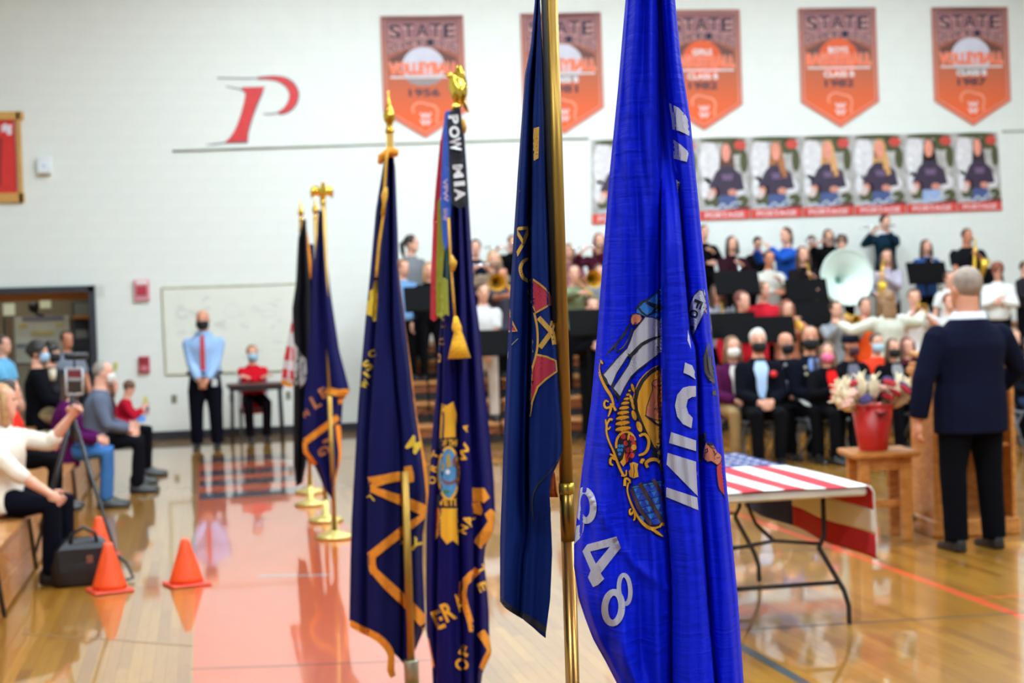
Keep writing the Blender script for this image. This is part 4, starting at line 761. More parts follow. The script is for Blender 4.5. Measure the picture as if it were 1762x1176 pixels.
Q1 = tb((664, 262), (656, 400), (650, 500), (645, 600), (642, 654), (636, 751), (634, 823), (632, 960), (632, 1100)); Q2 = tb((672, 262), (672, 460), (673, 560), (682, 678), (690, 751), (692, 810), (692, 1100))
D_1 = Drape(Z1, L1, R1, [(L1, .07), (lerpx(L1, Q1, .5), .02), (plus(Q1, -1), .045), (plus(Q1, 3), -.035), (lerpx(Q1, Q2, .45), -.05), (plus(Q2, -4), -.02), (Q2, .025), (plus(Q2, 5), -.03), (lerpx(Q2, R1, .6), -.02), (R1, .07)], (262, 262), (1068, 1150), lambda x, y: .004*math.sin(x*.2+y*.012))
c1 = D_1.cloth('cloth', cloth_mat((16, 20, 76), rough=.7, wr=.2), t1, B1, 120, 54)
OB('front_pole', MB().tube([W(696.5, 812, Z1-.06)-B1, Vector((W(708, 1150, Z1-.06).x-B1.x, W(708, 1150, Z1-.06).y-B1.y, .05))], .0165, 16), BRASS, t1, True)
for k in list(t1.children):                                     # the lower pole stands in the socket in front of the cloth
    if k.name.startswith(('base_disc', 'pole_socket')): k.location = (W(708, 1150, Z1-.06).x-B1.x, W(708, 1150, Z1-.06).y-B1.y, 0)
for pts, w, off in ((c1c([(190, 640), (300, 610), (430, 585)]), [22, 16, 16], .008), (c1c([(200, 680), (430, 765), (608, 845)]), [10, 17, 20], .009), (c1c([(605, 862), (430, 985), (192, 1172)]), [8, 15, 15], .0085), (d1_([(215, 225), (212, 300), (230, 370)]), [13, 13, 13], .0095), (d1_([(205, 330), (330, 460), (470, 590), (600, 735)]), [11, 17, 18, 20], .009), (c1c([(468, 515), (480, 580), (492, 632)]), [13, 16, 10], .012), (b1([(405, 30), (425, 230), (455, 460), (485, 700), (510, 930), (545, 1170)]), 5, .006), (c1c([(520, 20), (560, 270), (590, 480), (618, 720), (612, 860)]), [5, 7, 7, 8, 9], .006), (d1_([(45, 735), (150, 790), (250, 840), (320, 905), (355, 980), (350, 1080), (370, 1130)]), [11, 12, 13, 13, 12, 13, 10], .007), (d1_([(600, 770), (595, 830), (560, 960), (545, 1040)]), [8, 8, 8, 5], .007)):
    fringe(D_1, pts, w, c1, B1, off, 2)
for ch, x, y, w, h, an, k in (('W', 158, 930, 15, 12, -52, b1), ('I', 172, 862, 5, 14, -52, b1), ('S', 178, 795, 14, 18, -40, b1), ('C', 210, 710, 13, 12, -25, b1), ('M', 516, 360, 22, 26, 34, c1c), ('Y', 525, 1085, 22, 22, 38, c1c), ('L', 200, 750, 8, 14, 140, c1c), ('T', 425, 1070, 10, 7, 40, c1c)):
    cx, cy = k([(x, y)])[0]; let(D_1, c1, B1, ch, cx, cy, w, h, an, YEL, name='yellow_letter')
pr('yellow_badge', YEL, .006, ('p', b1([(230, 180), (250, 175), (250, 320), (240, 470), (218, 480), (210, 440), (165, 425), (170, 395), (195, 380), (172, 330), (190, 320), (192, 255), (215, 245)])), seg=6, dr=D_1, par=c1, base=B1)
px_tube('cord', t1, B1, Z1-.07, a1([(325, 300), (312, 420), (302, 600), (292, 800), (262, 1000), (246, 1180)])+b1([(242, 160)]), .0062, CORD); px_tube('cord_knot', t1, B1, Z1-.075, a1([(310, 600), (300, 660), (298, 720), (288, 800)]), [.008, .015, .008, .01], CORD)
px_tube('top_fringe', t1, B1, Z1-.03, a1([(268, 430), (278, 385), (320, 355), (365, 345), (400, 352)]), [.01, .018, .02, .022, .014], FR)
# ---------------------------------------------------------------- the far group of four flags
def far_flag(label, Z, basepx, top, Ltab, Rtab, col, fin, bot, bps=None, nr=60, nc=28, name='flag', rough=.7):
    g = G(*basepx); t = thing(name, label, 'flag', (g.x, g.y, .004)); B = Vector((g.x, g.y, .004)); z = proj(g)[2]
    OB('pole', MB().tube([(0, 0, .05), (0, 0, top)], .0165, 12), BRASS, t, True); OB('base_disc', MB().lathe([(.001, 0), (.14, 0), (.145, .012), (.12, .03), (.045, .045), (.03, .06), (.024, .17), (.001, .17)], n=28), mat((206, 186, 110), rough=.4, metal=.6), t, True)
    if fin == 'eagle': eagle(t, top-.01, math.radians(8), 1.0)
    else: spear(t, top)
    dr = Drape(z+Z, Ltab, Rtab, bps or [(Ltab, .08), (lerpx(Ltab, Rtab, .3), -.02), (lerpx(Ltab, Rtab, .5), .03), (lerpx(Ltab, Rtab, .75), -.03), (Rtab, .08)], (bot[0], bot[0]), (bot[1], bot[2]))
    return t, B, dr, dr.cloth('cloth', cloth_mat(col, rough=rough, wr=.15), t, B, nr, nc)
u0 = cf(460, 300, 3.678); u1 = cf(460, 600, 3.267)
g = G(576, 927); zt = W(551, 350, proj(g)[2]).z
tL, BL, DL, cL = far_flag('navy gold-fringed flag with a spread eagle finial, front of the far group', -.05, (576, 927), zt, tb((548, 365), (543, 436), (537, 485), (533, 558), (531, 600), (521, 722), (520, 775), (526, 790), (543, 805), (560, 845), (566, 863)), tb((554, 365), (561, 436), (569, 504), (583, 600), (602, 673), (590, 690), (587, 740), (588, 784), (580, 820), (572, 863)), (16, 18, 78), 'eagle', (362, 845, 866))
for pts, w, off in ((u1([(332, 235), (400, 250), (455, 250)]), [12, 12, 14], .01), (u1([(400, 385), (300, 460), (212, 525)]), 11, .012), (u1([(210, 525), (215, 580), (268, 655)]), 8, .012), (u1([(460, 235), (445, 290), (400, 300)]), 9, .009)): fringe(DL, pts, w, cL, BL, off)
fringe(DL, u1([(395, 430), (420, 580), (420, 660), (388, 790)]), [8, 11, 13, 13], cL, BL, .009, m=mat((250, 146, 30), rough=.7, var=.1))
for ch, x, y, w, h, an in (('N', 215, 365, 11, 12, -30), ('L', 272, 300, 14, 22, -28), ('E', 315, 250, 12, 18, -28), ('G', 318, 575, 14, 22, 66), ('I', 330, 520, 5, 12, 66)):
    cx, cy = u1([(x, y)])[0]; let(DL, cL, BL, ch, cx, cy, w, h, an, mat((178, 112, 60), rough=.7), .007)
# lower stretch of its pole shows in front of the cloth
OB('front_pole', MB().tube([W(567, 682, proj(g)[2]-.12)-BL, W(576, 915, proj(g)[2]-.02)-BL], .0165, 12), BRASS, tL, True)
g = G(561, 898)
tP, BP, DP, cP = far_flag('black flag with white emblem, second in the far group', -.02, (561, 898), 2.44, tb((521, 385), (513, 410), (509, 490), (503, 531), (506, 600), (505, 665), (505, 800), (510, 838)), tb((527, 385), (530, 440), (534, 500), (536, 600), (534, 700), (531, 760), (527, 800), (519, 838)), (14, 14, 24), 'spear', (378, 838, 832))
DP_ = lambda off: DP.fn(off)
Flat().poly(u1([(150, -30), (172, 0), (195, 40), (215, 60), (222, 150), (208, 195), (185, 222), (162, 210), (150, 150)])).lay('white_emblem', DP.fn(.006), mat((196, 194, 196)), cP, base=BP, seg=8)
Flat().line(u1([(185, 20), (172, 60), (180, 110), (165, 150), (175, 190)]), [4, 6, 5, 7, 4], 2).line(u1([(205, 70), (195, 120), (200, 170)]), 4, 2).lay('emblem_head', DP.fn(.008), mat((24, 22, 30)), cP, base=BP, seg=8)
tU, BU, DU, cU = far_flag('red and white striped flag with gold fringe, third in the far group', -.02, (535, 870), 2.5, tb((519, 380), (512, 480), (500, 560), (488, 620), (484, 655)), tb((525, 380), (530, 450), (531, 560), (528, 640), (526, 665)), (206, 202, 206), 'spear', (376, 655, 668))
for i, (a_, b_) in enumerate((((503, 556), (514, 572)), ((492, 595), (506, 619)), ((487, 634), (503, 650)))):
    Flat().poly([(a_[0]-2, a_[1]), (b_[0]+2, a_[1]+4), (b_[0]+2, b_[1]+4), (a_[0]-4, b_[1])]).lay('red_stripe', DU.fn(.006), mat((200, 24, 44)), cU, base=BU, seg=8)
fringe(DU, [(482, 655), (492, 661), (503, 664)], 8, cU, BU, .006)
px_tube('gold_edge', tU, BU, proj(G(535, 870))[2]-.06, [(522, 380), (527, 410), (532, 450), (533, 480)], [.01, .018, .02, .012], FR); px_tube('gold_edge', tU, BU, proj(G(535, 870))[2]-.8, [(533, 558), (529, 590), (525, 615)], [.01, .026, .03], FR)
tN, BN, DN, cN = far_flag('navy flag almost hidden at the back of the far group', 0, (534, 849), 2.4, tb((528, 420), (528, 600), (524, 800)), tb((540, 420), (548, 600), (543, 790)), (18, 22, 70), 'spear', (420, 790, 780))
# ================================================================ PEOPLE
REM = []                                    # (object, voxel, smoothing, extra MB) finished together at the end
SK = {'l': (224, 166, 142), 'm': (208, 144, 116), 'p': (232, 184, 164), 't': (196, 126, 96)}
def mats_cloth(c):
    c = tuple(int(v*(.38+.62*min(1, max(c)/120))) for v in c)
    return mat(c, rough=.9, var=.12, scale=5, bump=.25, bscale=18, spec=.06)
def hair_mat(c): return mat(c, rough=.55, var=.3, scale=26, bump=.6, bscale=60)
TOR = [(-.12, .085, .085), (-.05, .150, .112), (.03, .165, .120), (.13, .150, .108), (.24, .156, .114), (.34, .168, .118), (.405, .166, .106), (.455, .135, .088), (.49, .095, .072), (.52, .064, .062), (.56, .052, .056), (.64, .052, .055)]
def ringpts(c, ex, ey, rx, ry, n=16): return [c+ex*(rx*math.cos(2*math.pi*i/n))+ey*(ry*math.sin(2*math.pi*i/n)) for i in range(n)]
def ik(S, T, a, b, hint):
    d = T-S; L = d.length
    if L > (a+b)*.995: T = S+d*((a+b)*.995/L); d = T-S; L = d.length
    u = d/L; x = (a*a-b*b+L*L)/(2*L); h = math.sqrt(max(a*a-x*x, 0)); p = hint-u*hint.dot(u)
    p = p.normalized() if p.length > 1e-5 else Vector((0, 0, -1)); return S+u*x+p*h, T
class Person:
    pass
def person(label, loc, head=0.0, H=1.7, pose='stand', seat=.43, lean=0.0, skin='l', hair=((70, 48, 38), 'short'), top=((60, 60, 70), 'long'), legs=(30, 30, 40), shoes=(24, 22, 24), mask=None,
           hands=None, turn=0.0, nod=0.0, wide=1.0, open_=None, tie=None, vox=.02, hem=-.06, curl=.6, group=None, spread=.11, hs=1.0, legw=1.0, shd=.425, feet=None, hints=None, collar=None, twist=0.0):
    k = H/1.75; P = Person(); X = Vector((1, 0, 0)); sk = mat(SK[skin], rough=.55, var=.06, scale=9)
    if pose == 'sit': pel = Vector((0, 0, seat+.105*k)); knees = [Vector((s*spread*1.15, -.43*k, seat+.075)) for s in (-1, 1)]; ank = [Vector((s*spread, -.40*k, .075)) for s in (-1, 1)]
    else: pel = Vector((0, 0, .93*k)); knees = [Vector((s*spread*.95, -.012, .50*k)) for s in (-1, 1)]; ank = [Vector((s*spread, .02, .075)) for s in (-1, 1)]
    if feet:
        ank = [Vector(a) for a in feet]
        if pose == 'sit': knees = [Vector((ank[i].x*.9+(-1, 1)[i]*.015, -.43*k, seat+.075)) for i in (0, 1)]
    D = Vector((0, -math.sin(lean), math.cos(lean))); ey = Vector((0, math.cos(lean), math.sin(lean)))
    tw = Matrix.Rotation(twist, 3, D)
    def ring(t, g=0.0, n=16, fat=1.0):
        ts = [q[0] for q in TOR]; rx = float(np.interp(t, ts, [q[1] for q in TOR]))*k*wide+g; ry = float(np.interp(t, ts, [q[2] for q in TOR]))*k*(wide*.6+.4)*fat+g
        c = pel+D*(t*k); e1 = tw @ X if t > .2 else X; return ringpts(c, e1, ey, rx, ry, n)
    nb = pel+D*(.54*k); hc = nb+(D*.8+Vector((0, 0, .2)))*(.15*k)+Vector((0, -.022*k, 0)); P.hc = hc; P.k = k
    RH = Matrix.Rotation(turn, 3, 'Z') @ Matrix.Rotation(nod, 3, 'X')
    hp = lambda x, y, z: hc+RH @ Vector((x*k*hs, y*k*hs, z*k*hs)); P.hp = hp
    sh = [pel+D*(shd*k)+(tw @ X)*(s*.165*k*wide) for s in (-1, 1)]
    if hands is None: hands = [Vector((s*.27*wide, -.06, pel.z-.08)) for s in (-1, 1)] if pose == 'stand' else [Vector((s*.1, -.36*k, seat+.17)) for s in (-1, 1)]
    if isinstance(hands, str):
        mo_ = hp(0, -.1, -.065)-Vector((0, 0, 0)); q_ = lambda x, y, z: mo_+Vector((x*k, y*k, z*k))
        hands = {'flute': lambda: [q_(-.34, -.16, -.11), q_(-.1, -.2, -.1)], 'clarinet': lambda: [q_(-.05, -.24, -.44), q_(.06, -.16, -.27)], 'trumpet': lambda: [q_(-.05, -.17, -.12), q_(.06, -.2, -.12)], 'trombone': lambda: [q_(-.03, -.42, -.2), q_(.05, -.12, -.12)],
                 'sax': lambda: [q_(-.12, -.2, -.5), q_(.02, -.2, -.25)], 'conduct': lambda: [q_(-.55, -.2, -.12), q_(.5, -.2, -.2)], 'clasp': lambda: [Vector((-.055, -.21*k, pel.z-.06*k)), Vector((.055, -.21*k, pel.z-.06*k))], 'lap': lambda: [Vector((-.06, -.3*k, seat+.2)), Vector((.06, -.3*k, seat+.2))],
                 'knees': lambda: [Vector((-.14, -.34*k, seat+.19)), Vector((.14, -.34*k, seat+.19))], 'read': lambda: [Vector((-.1, -.36*k, seat+.3)), Vector((.1, -.36*k, seat+.3))], 'chest': lambda: [Vector((-.02, -.2*k, pel.z+.25*k)), Vector((.06, -.2*k, pel.z+.2*k))], 'chin': lambda: [Vector((-.12, -.3*k, seat+.2)), q_(.07, -.02, -.12)]}[hands]()
    hands = [Vector(h) for h in hands]
    hts = [Vector(h) for h in hints] if hints else [Vector((s*.7, .35, -.7)) for s in (-1, 1)]
    el = []; wr = []
    for i in (0, 1):
        e, w = ik(sh[i], hands[i], .285*k, .255*k, hts[i]); el.append(e); wr.append(w)
    P.wr = wr; P.el = el; P.sh = sh
    # --- body
    b = MB(); fing = MB()
    b.loft([ring(t) for t in [q[0] for q in TOR]])
    HR = [(-.118, .018, -.072, -.04), (-.105, .040, -.090, -.012), (-.075, .056, -.096, .035), (-.035, .067, -.094, .072), (0, .073, -.091, .088), (.04, .076, -.092, .094), (.078, .07, -.076, .084), (.103, .05, -.046, .058), (.118, .018, -.01, .022)]
    b.loft([[hp(rx*math.cos(a), (yf+yb)/2+(yb-yf)/2*math.sin(a), z) for a in [2*math.pi*i/18 for i in range(18)]] for z, rx, yf, yb in HR])
    b.tube([hp(0, -.086, .012), hp(0, -.106, -.022), hp(0, -.088, -.034)], [.008*k, .015*k, .012*k], 8)
    for s in (-1, 1): b.ball(hp(s*.076, .012, -.008), (.012*k, .02*k, .032*k), 10, 6, RH)
    for i, s in ((0, -1), (1, 1)):
        b.ball(sh[i], .058*k, 12, 8); m1 = (sh[i]+el[i])/2; m2 = el[i]*.55+wr[i]*.45
        b.tube([sh[i], m1, el[i], m2, wr[i]], [.056*k, .05*k, .041*k, .042*k, .029*k], 10)
        d = (wr[i]-el[i]).normalized(); nrm = Vector((-s, -.2, -.5)); nrm = (nrm-d*nrm.dot(d)).normalized(); side = d.cross(nrm)*s
        pc_ = wr[i]+d*(.05*k); M = Matrix((side, d, nrm)).transposed(); b.ball(pc_, (.042*k, .056*k, .02*k), 12, 8, M); b.tube([wr[i]-d*.02, pc_], [.028*k, .026*k], 8)
        for j, (o_, ln) in enumerate(((-.03, .07), (-.01, .08), (.01, .075), (.03, .06))):
            p0 = wr[i]+d*(.085*k)+side*(o_*k); c1 = (d*math.cos(curl*.7)+nrm*math.sin(curl*.7)); c2 = (d*math.cos(curl*1.6)+nrm*math.sin(curl*1.6)); p1 = p0+c1*(ln*.5*k); p2_ = p1+c2*(ln*.5*k)
            fing.tube([p0, p1, p2_], [.0098*k, .0092*k, .0072*k], 6)
        p0 = wr[i]+d*(.03*k)-side*(.034*k); c1 = (d*.75-side*.6+nrm*.35).normalized(); fing.tube([p0, p0+c1*(.035*k), p0+c1*(.035*k)+(d*.9+nrm*.4*curl).normalized()*(.03*k)], [.0115*k, .0105*k, .008*k], 6)
        hj = pel+X*(s*.088*k); b.tube([hj, (hj+knees[i])/2, knees[i], knees[i]*.6+ank[i]*.4, ank[i]], [.088*k, .08*k, .056*k, .055*k, .038*k], 12)
        b.tube([ank[i], ank[i]+Vector((0, .0, -.035)), ank[i]+Vector((0, -.07, -.048)), ank[i]+Vector((s*.006, -.15, -.052))], [.034*k, .03*k, .022*k, .014*k], 8)
    name = 'person'
    o = OB(name, b, sk, None, True); o.location = loc; o.rotation_euler = (0, 0, head); tag(o, label, 'person', group); P.o = o; P.M = Matrix.Translation(Vector(loc)) @ Matrix.Rotation(head, 4, 'Z')
    REM.append((o, vox*.85, 3, fing))
    # --- clothing
    tc, tl = top[0], top[1]; c = MB(); g = .017 if tl != 'jacket' else .026; lo = hem if tl != 'jacket' else min(hem, -.15)
    ts = [t for t in np.linspace(max(lo, -.22), .5, 10)]
    c.loft([ring(float(t), g if t < .42 else g*.6, 18) if t > .02 else [p for p in ringpts(pel+D*(float(t)*k), X, ey, .165*k*wide+g, .124*k*(wide*.6+.4)+g, 18)] for t in ts]+[ring(.525, .006, 18)])
    for i in (0, 1):
        c.ball(sh[i], (.056+g*.6)*k, 12, 8); m1 = (sh[i]+el[i])/2
        if tl == 'short': c.tube([sh[i], m1, sh[i]*.25+el[i]*.75], [(.062+g)*k, (.058+g)*k, (.056+g)*k], 12)
        else:
            e = {'34': .35}.get(tl, .94); w_ = el[i]*(1-e)+wr[i]*e
            c.tube([sh[i], m1, el[i], (el[i]+w_)/2, w_], [(.058+g)*k, (.052+g)*k, (.044+g)*k, (.042+g)*k, (.032+g)*k], 12)
    co = OB({'jacket': 'jacket', 'short': 'shirt'}.get(tl, 'sweater'), c, mats_cloth(tc), o, True); REM.append((co, vox, 3, None)); P.top = co
    tr = MB(); tr.loft([[p for p in ring(t, .012, 16)] for t in (0, .05, .1)]); tr.ball(pel+Vector((0, 0, -.05*k)), (.15*k, .118*k, .12*k), 14, 9)
    for i, s in ((0, -1), (1, 1)):
        hj = pel+X*(s*.088*k); a2_ = knees[i]*-.02+ank[i]*1.02; tr.ball(hj, .1*k, 12, 8)
        tr.tube([hj+Vector((0, 0, .02)), (hj+knees[i])/2, knees[i], (knees[i]+a2_)/2, a2_], [.1*k, .094*k*legw, .074*k*legw, .068*k*legw, .064*k*legw], 12)
    REM.append((OB('trousers', tr, mats_cloth(legs), o, True), vox, 3, None))
    for i, s in ((0, -1), (1, 1)):
        a = ank[i]; sh_ = MB(); R_ = lambda y, w, z0, z1: [a+Vector((x, y, z)) for x, z in ((-w, z0), (-w*.75, z1), (w*.75, z1), (w, z0), (w*.9, z0-.012), (-w*.9, z0-.012))]
        sh_.loft([R_(.075, .028, -.055, .0), R_(.05, .04, -.06, .035), R_(-.02, .044, -.06, .032), R_(-.1, .046, -.06, -.02), R_(-.17, .042, -.06, -.032), R_(-.205, .022, -.06, -.042)]); OB('shoe', sh_, mat(shoes, rough=.4), o, True)
    # --- open front, tie, collar
    def front(t, a, off=.012):
        p = ring(t, g+off, 48); j = int(round((270+a)/360*48)) % 48; return p[j]
    if open_:
        q = MB(); rows = []
        for t, a in ((.12, 8), (.22, 12), (.32, 18), (.42, 24), (.49, 26)):
            rows.append([front(t, a*u) for u in (-1, -.5, 0, .5, 1)])
        q.v = [p for r in rows for p in r]; q.f = [(i*5+j, i*5+j+1, (i+1)*5+j+1, (i+1)*5+j) for i in range(4) for j in range(4)]
        OB('shirt_front', q, mats_cloth(open_), o, True)
    if tie:
        q = MB(); rows = [[front(t, -w, .022), front(t, w, .022)] for t, w in ((.06, 4), (.1, 8), (.28, 7), (.44, 5), (.48, 8), (.5, 7))]
        q.v = [p for r in rows for p in r]; q.f = [(i*2, i*2+1, i*2+3, i*2+2) for i in range(5)]; OB('necktie', q, mat(tie, rough=.6), o, True)
    if collar: OB('collar', MB().loft([ring(.505, .02, 20), ring(.545, .022, 20), ring(.548, .012, 20), ring(.51, .01, 20)], cap=False), mats_cloth(collar), o, True)
    # --- hair, face, mask
    hcx, st = hair
    if st:
        h = MB(); n1 = 22
        def blob(c_, r_, amp=.006, nu=n1, nv=14, M_=RH):
            q = MB(); q.ball((0, 0, 0), (1, 1, 1), nu, nv); vs_ = []
            for p in q.v:
                v = Vector((p[0]*r_[0], p[1]*r_[1], p[2]*r_[2])); f_ = 1+amp*12*noise.noise(v*22+Vector((loc[0], loc[1], 0))); vs_.append(hp(c_[0]+v.x*f_, c_[1]+v.y*f_, c_[2]+v.z*f_))
            h.add(vs_, q.f)
        if st == 'buzz': blob((0, .022, .034), (.08, .088, .091), .001)
        elif st == 'bald': blob((0, .03, -.012), (.0805, .078, .05), .003)
        elif st == 'curly': blob((0, .02, .03), (.096, .112, .108), .02)
        else: blob((0, .02, .033), (.085, .098, .098), .007)
        if st in ('long', 'shoulder'):
            z1 = -.3 if st == 'long' else -.2
            h.loft([[hp(rx*math.cos(a), .055+yo+ry*math.sin(a), z) for a in [2*math.pi*i/14 for i in range(14)]] for z, rx, ry, yo in ((.05, .08, .05, -.005), (-.05, .088, .05, .005), (-.15, .092, .045, .02), (z1, .075, .028, .035), (z1-.04, .03, .012, .04))])
            for s in (-1, 1): h.tube([hp(s*.07, -.03, .06), hp(s*.083, -.025, -.03), hp(s*.088, -.03, -.14), hp(s*.075, -.045, z1+.03)], [.02*k, .026*k, .028*k, .012*k], 8)
        if st == 'pony': h.tube([hp(0, .1, .05), hp(0, .15, .0), hp(0, .14, -.1), hp(0, .12, -.2)], [.02*k, .036*k, .034*k, .01*k], 10)
        if st == 'cap':
            h = MB(); blob((0, .03, -.005), (.081, .082, .06), .004)
            q = MB().loft([[hp(x*w, y, z+dz_) for x, y, dz_ in ((-.078, -.08, 0), (-.05, -.1, 0), (.05, -.1, 0), (.078, -.08, 0), (.085, .04, 0), (.05, .105, 0), (-.05, .105, 0), (-.085, .04, 0))] for z, w in ((.045, 1.0), (.09, .8), (.135, .3))]); OB('garrison_cap', q, mats_cloth((28, 32, 52)), o, True)
        OB('hair', h, hair_mat(hcx), o, True)
    for s in (-1, 1): OB('eye', MB().ball(hp(s*.031, -.0865, .012), (.011*k, .007*k, .008*k), 8, 5, RH), mat((40, 28, 26), rough=.2, var=0), o, True)
    if mask is None: OB('mouth', MB().ball(hp(0, -.0945, -.062), (.022*k, .006*k, .007*k), 8, 5, RH), mat((168, 84, 80), rough=.5, var=0), o, True)
    else:
        q = MB(); rows = []
        for z, w, y in ((-.012, .045, -.104), (-.03, .066, -.113), (-.06, .07, -.11), (-.09, .062, -.104), (-.112, .035, -.088)):
            rows.append([hp(w*math.sin(a)*1.08, y+.075*(1-math.cos(a))*1.05, z) for a in [math.radians(x) for x in (-82, -55, -28, 0, 28, 55, 82)]])
        q.v = [p for r in rows for p in r]; q.f = [(i*7+j, i*7+j+1, (i+1)*7+j+1, (i+1)*7+j) for i in range(4) for j in range(6)]
        mo = OB('face_mask', q, mat(mask, rough=.8), o, True); mo.modifiers.new('t', 'SOLIDIFY').thickness = .004
        for s in (-1, 1): OB('mask_loop', MB().tube([hp(s*.068, -.05, -.03), hp(s*.077, -.02, -.005), hp(s*.078, .02, .005)], .0025, 5), mat(mask, rough=.8), o)
    return P
def finish_people():
    for o, vx, sm, ex in REM:
        m = o.modifiers.new('remesh', 'REMESH'); m.mode = 'VOXEL'; m.voxel_size = vx; m.use_smooth_shade = True
        m2 = o.modifiers.new('smooth', 'SMOOTH'); m2.iterations = sm; m2.factor = .5
    dg = bpy.context.evaluated_depsgraph_get(); out = []
    for o, vx, sm, ex in REM: out.append(bpy.data.meshes.new_from_object(o.evaluated_get(dg)))
    for (o, vx, sm, ex), me in zip(REM, out):
        old = o.data; mt = old.materials[0]; o.modifiers.clear()
        if ex is not None:
            bm = bmesh.new(); bm.from_mesh(me); vs_ = [bm.verts.new(p) for p in ex.v]
            for f in ex.f: bm.faces.new([vs_[i] for i in f]).smooth = True
            bm.to_mesh(me); bm.free()
        o.data = me; bpy.data.meshes.remove(old)
        if not me.materials: me.materials.append(mt)
        me.polygons.foreach_set('use_smooth', [True]*len(me.polygons))
# ================================================================ INSTRUMENTS, held by people (their own things)
BRS = mat((240, 192, 70), rough=.3, metal=.62, var=.05); BLKM = mat((9, 9, 12), rough=.7, var=.1, spec=.1); SLV = mat((214, 216, 220), rough=.15, metal=1.0, var=.03); WFB = mat((216, 232, 224), rough=.3, var=.02)
def itool(P, name, label): 
    t = thing(name, label, name.replace('_', ' '), P.o.location, P.o.rotation_euler[2]); return t
def flute(P, label, m=None):
    t = itool(P, 'flute', label); a, b = P.hp(.1, -.125, -.06), P.hp(-.52, -.2, -.09); d = (b-a).normalized()
    OB('tube', MB().tube([a, b], .012, 10), m or SLV, t, True); OB('lip_plate', MB().ball(a+d*.1+Vector((0, 0, .008)), (.03, .016, .006), 10, 6), SLV, t, True)
    for i in range(9): OB('key', MB().lathe([(.001, 0), (.009, 0), (.009, .006), (.001, .006)], a+d*(.26+i*.036)+Vector((0, 0, .011)), 8), SLV, t)
def clarinet(P, label, L=.6, m=None):
    t = itool(P, 'clarinet', label); a = P.hp(0, -.1, -.065); d = Vector((0, -.5, -.87)).normalized(); b = a+d*L
    OB('mouthpiece', MB().tube([a, a+d*.08], [.005, .012], 8), BLKM, t, True); OB('body', MB().tube([a+d*.07, b], .014, 10), m or BLKM, t, True); OB('bell', MB().tube([b, b+d*.05, b+d*.1], [.015, .022, .036], 14), m or BLKM, t, True)
    for i in range(8): OB('key', MB().ball(a+d*(.16+i*.05)+Vector((0, -.014, .006)), (.007, .005, .007), 6, 4), SLV, t)
def bellpts(a, d, L, r0, r1, n=7): return [a+d*(L*i/n) for i in range(n+1)], [r0+(r1-r0)*((i/n)**3.2) for i in range(n+1)]
def trumpet(P, label, m=None, ang=0.05):
    m = m or BRS; t = itool(P, 'trumpet', label); a = P.hp(0, -.11, -.065); d = Vector((0, -1, -ang)).normalized(); b = a+d*.2
    OB('leadpipe', MB().tube([a, a+d*.12, a+d*.4, a+d*.42+Vector((0, 0, -.06)), a+d*.12+Vector((0, 0, -.1))], .008, 8), m, t, True)
    pt, rr = bellpts(a+d*.12+Vector((0, 0, -.05)), d, .4, .012, .064, 10); OB('bell', MB().tube(pt, rr, 22, cap=False), m, t, True); OB('bell_rim', MB().tube([pt[-1]+Vector((.064*math.cos(q), 0, .064*math.sin(q))) for q in [i*math.pi/10 for i in range(21)]], .004, 6, cap=False), m, t, True)
    for i in range(3): OB('valve', MB().lathe([(.001, -.07), (.011, -.07), (.011, .05), (.005, .052), (.005, .07), (.009, .072), (.009, .076), (.001, .076)], a+d*(.2+i*.027)+Vector((0, 0, -.05)), 10), m, t, True)
def trombone(P, label, m=None, sx=1):
    m = m or BRS; t = itool(P, 'trombone', label); a = P.hp(0, -.11, -.065); d = Vector((0, -1, -.28)).normalized()
    OB('slide', MB().tube([a, a+d*.72, a+d*.75+Vector((.03, 0, -.04)), a+d*.7+Vector((.06, 0, -.06)), a+d*.1+Vector((.06, 0, -.05))], .008, 8), m, t, True); OB('slide_brace', MB().tube([a+d*.3, a+d*.3+Vector((.06, 0, -.05))], .006, 6), m, t, True)
    s = a+Vector((.15*sx, .12, .0)); OB('tuning_bow', MB().tube([a+d*.1+Vector((.06, 0, -.05)), s+Vector((-.06, .02, -.1)), s+Vector((-.03, .1, -.02)), s], .011, 8), m, t, True)
    pt, rr = bellpts(s, Vector((0, -1, -.05)), .5, .013, .115, 12); OB('bell', MB().tube(pt, rr, 26, cap=False), m, t, True)
def sax(P, label, s=1.0, m=None):
    m = m or BRS; t = itool(P, 'saxophone', label); a = P.hp(0, -.105, -.065); z = Vector((0, 0, 1))
    OB('neck', MB().tube([a, a+Vector((0, -.05, .03)), a+Vector((0, -.13, .02)), a+Vector((-.02, -.17, -.05))], [.008, .01, .012, .014], 8), m, t, True); OB('mouthpiece', MB().tube([a+Vector((0, .02, -.01)), a+Vector((0, -.04, .02))], [.006, .012], 8), BLKM, t, True)
    q = a+Vector((-.02, -.17, -.05)); bt = q+Vector((-.05, -.02, -.5*s)); OB('body', MB().tube([q, q+(bt-q)*.5, bt, bt+Vector((.02, -.06, -.05)), bt+Vector((.05, -.12, .0)), bt+Vector((.07, -.17, .12)), bt+Vector((.08, -.22, .24))], [.015, .022, .034, .038, .04, .045, .075], 16), m, t, True)
    for i in range(8): OB('key_cup', MB().ball(q+(bt-q)*(.15+i*.1)+Vector((.012, -.025, 0)), (.016, .008, .016), 8, 5), m, t, True)
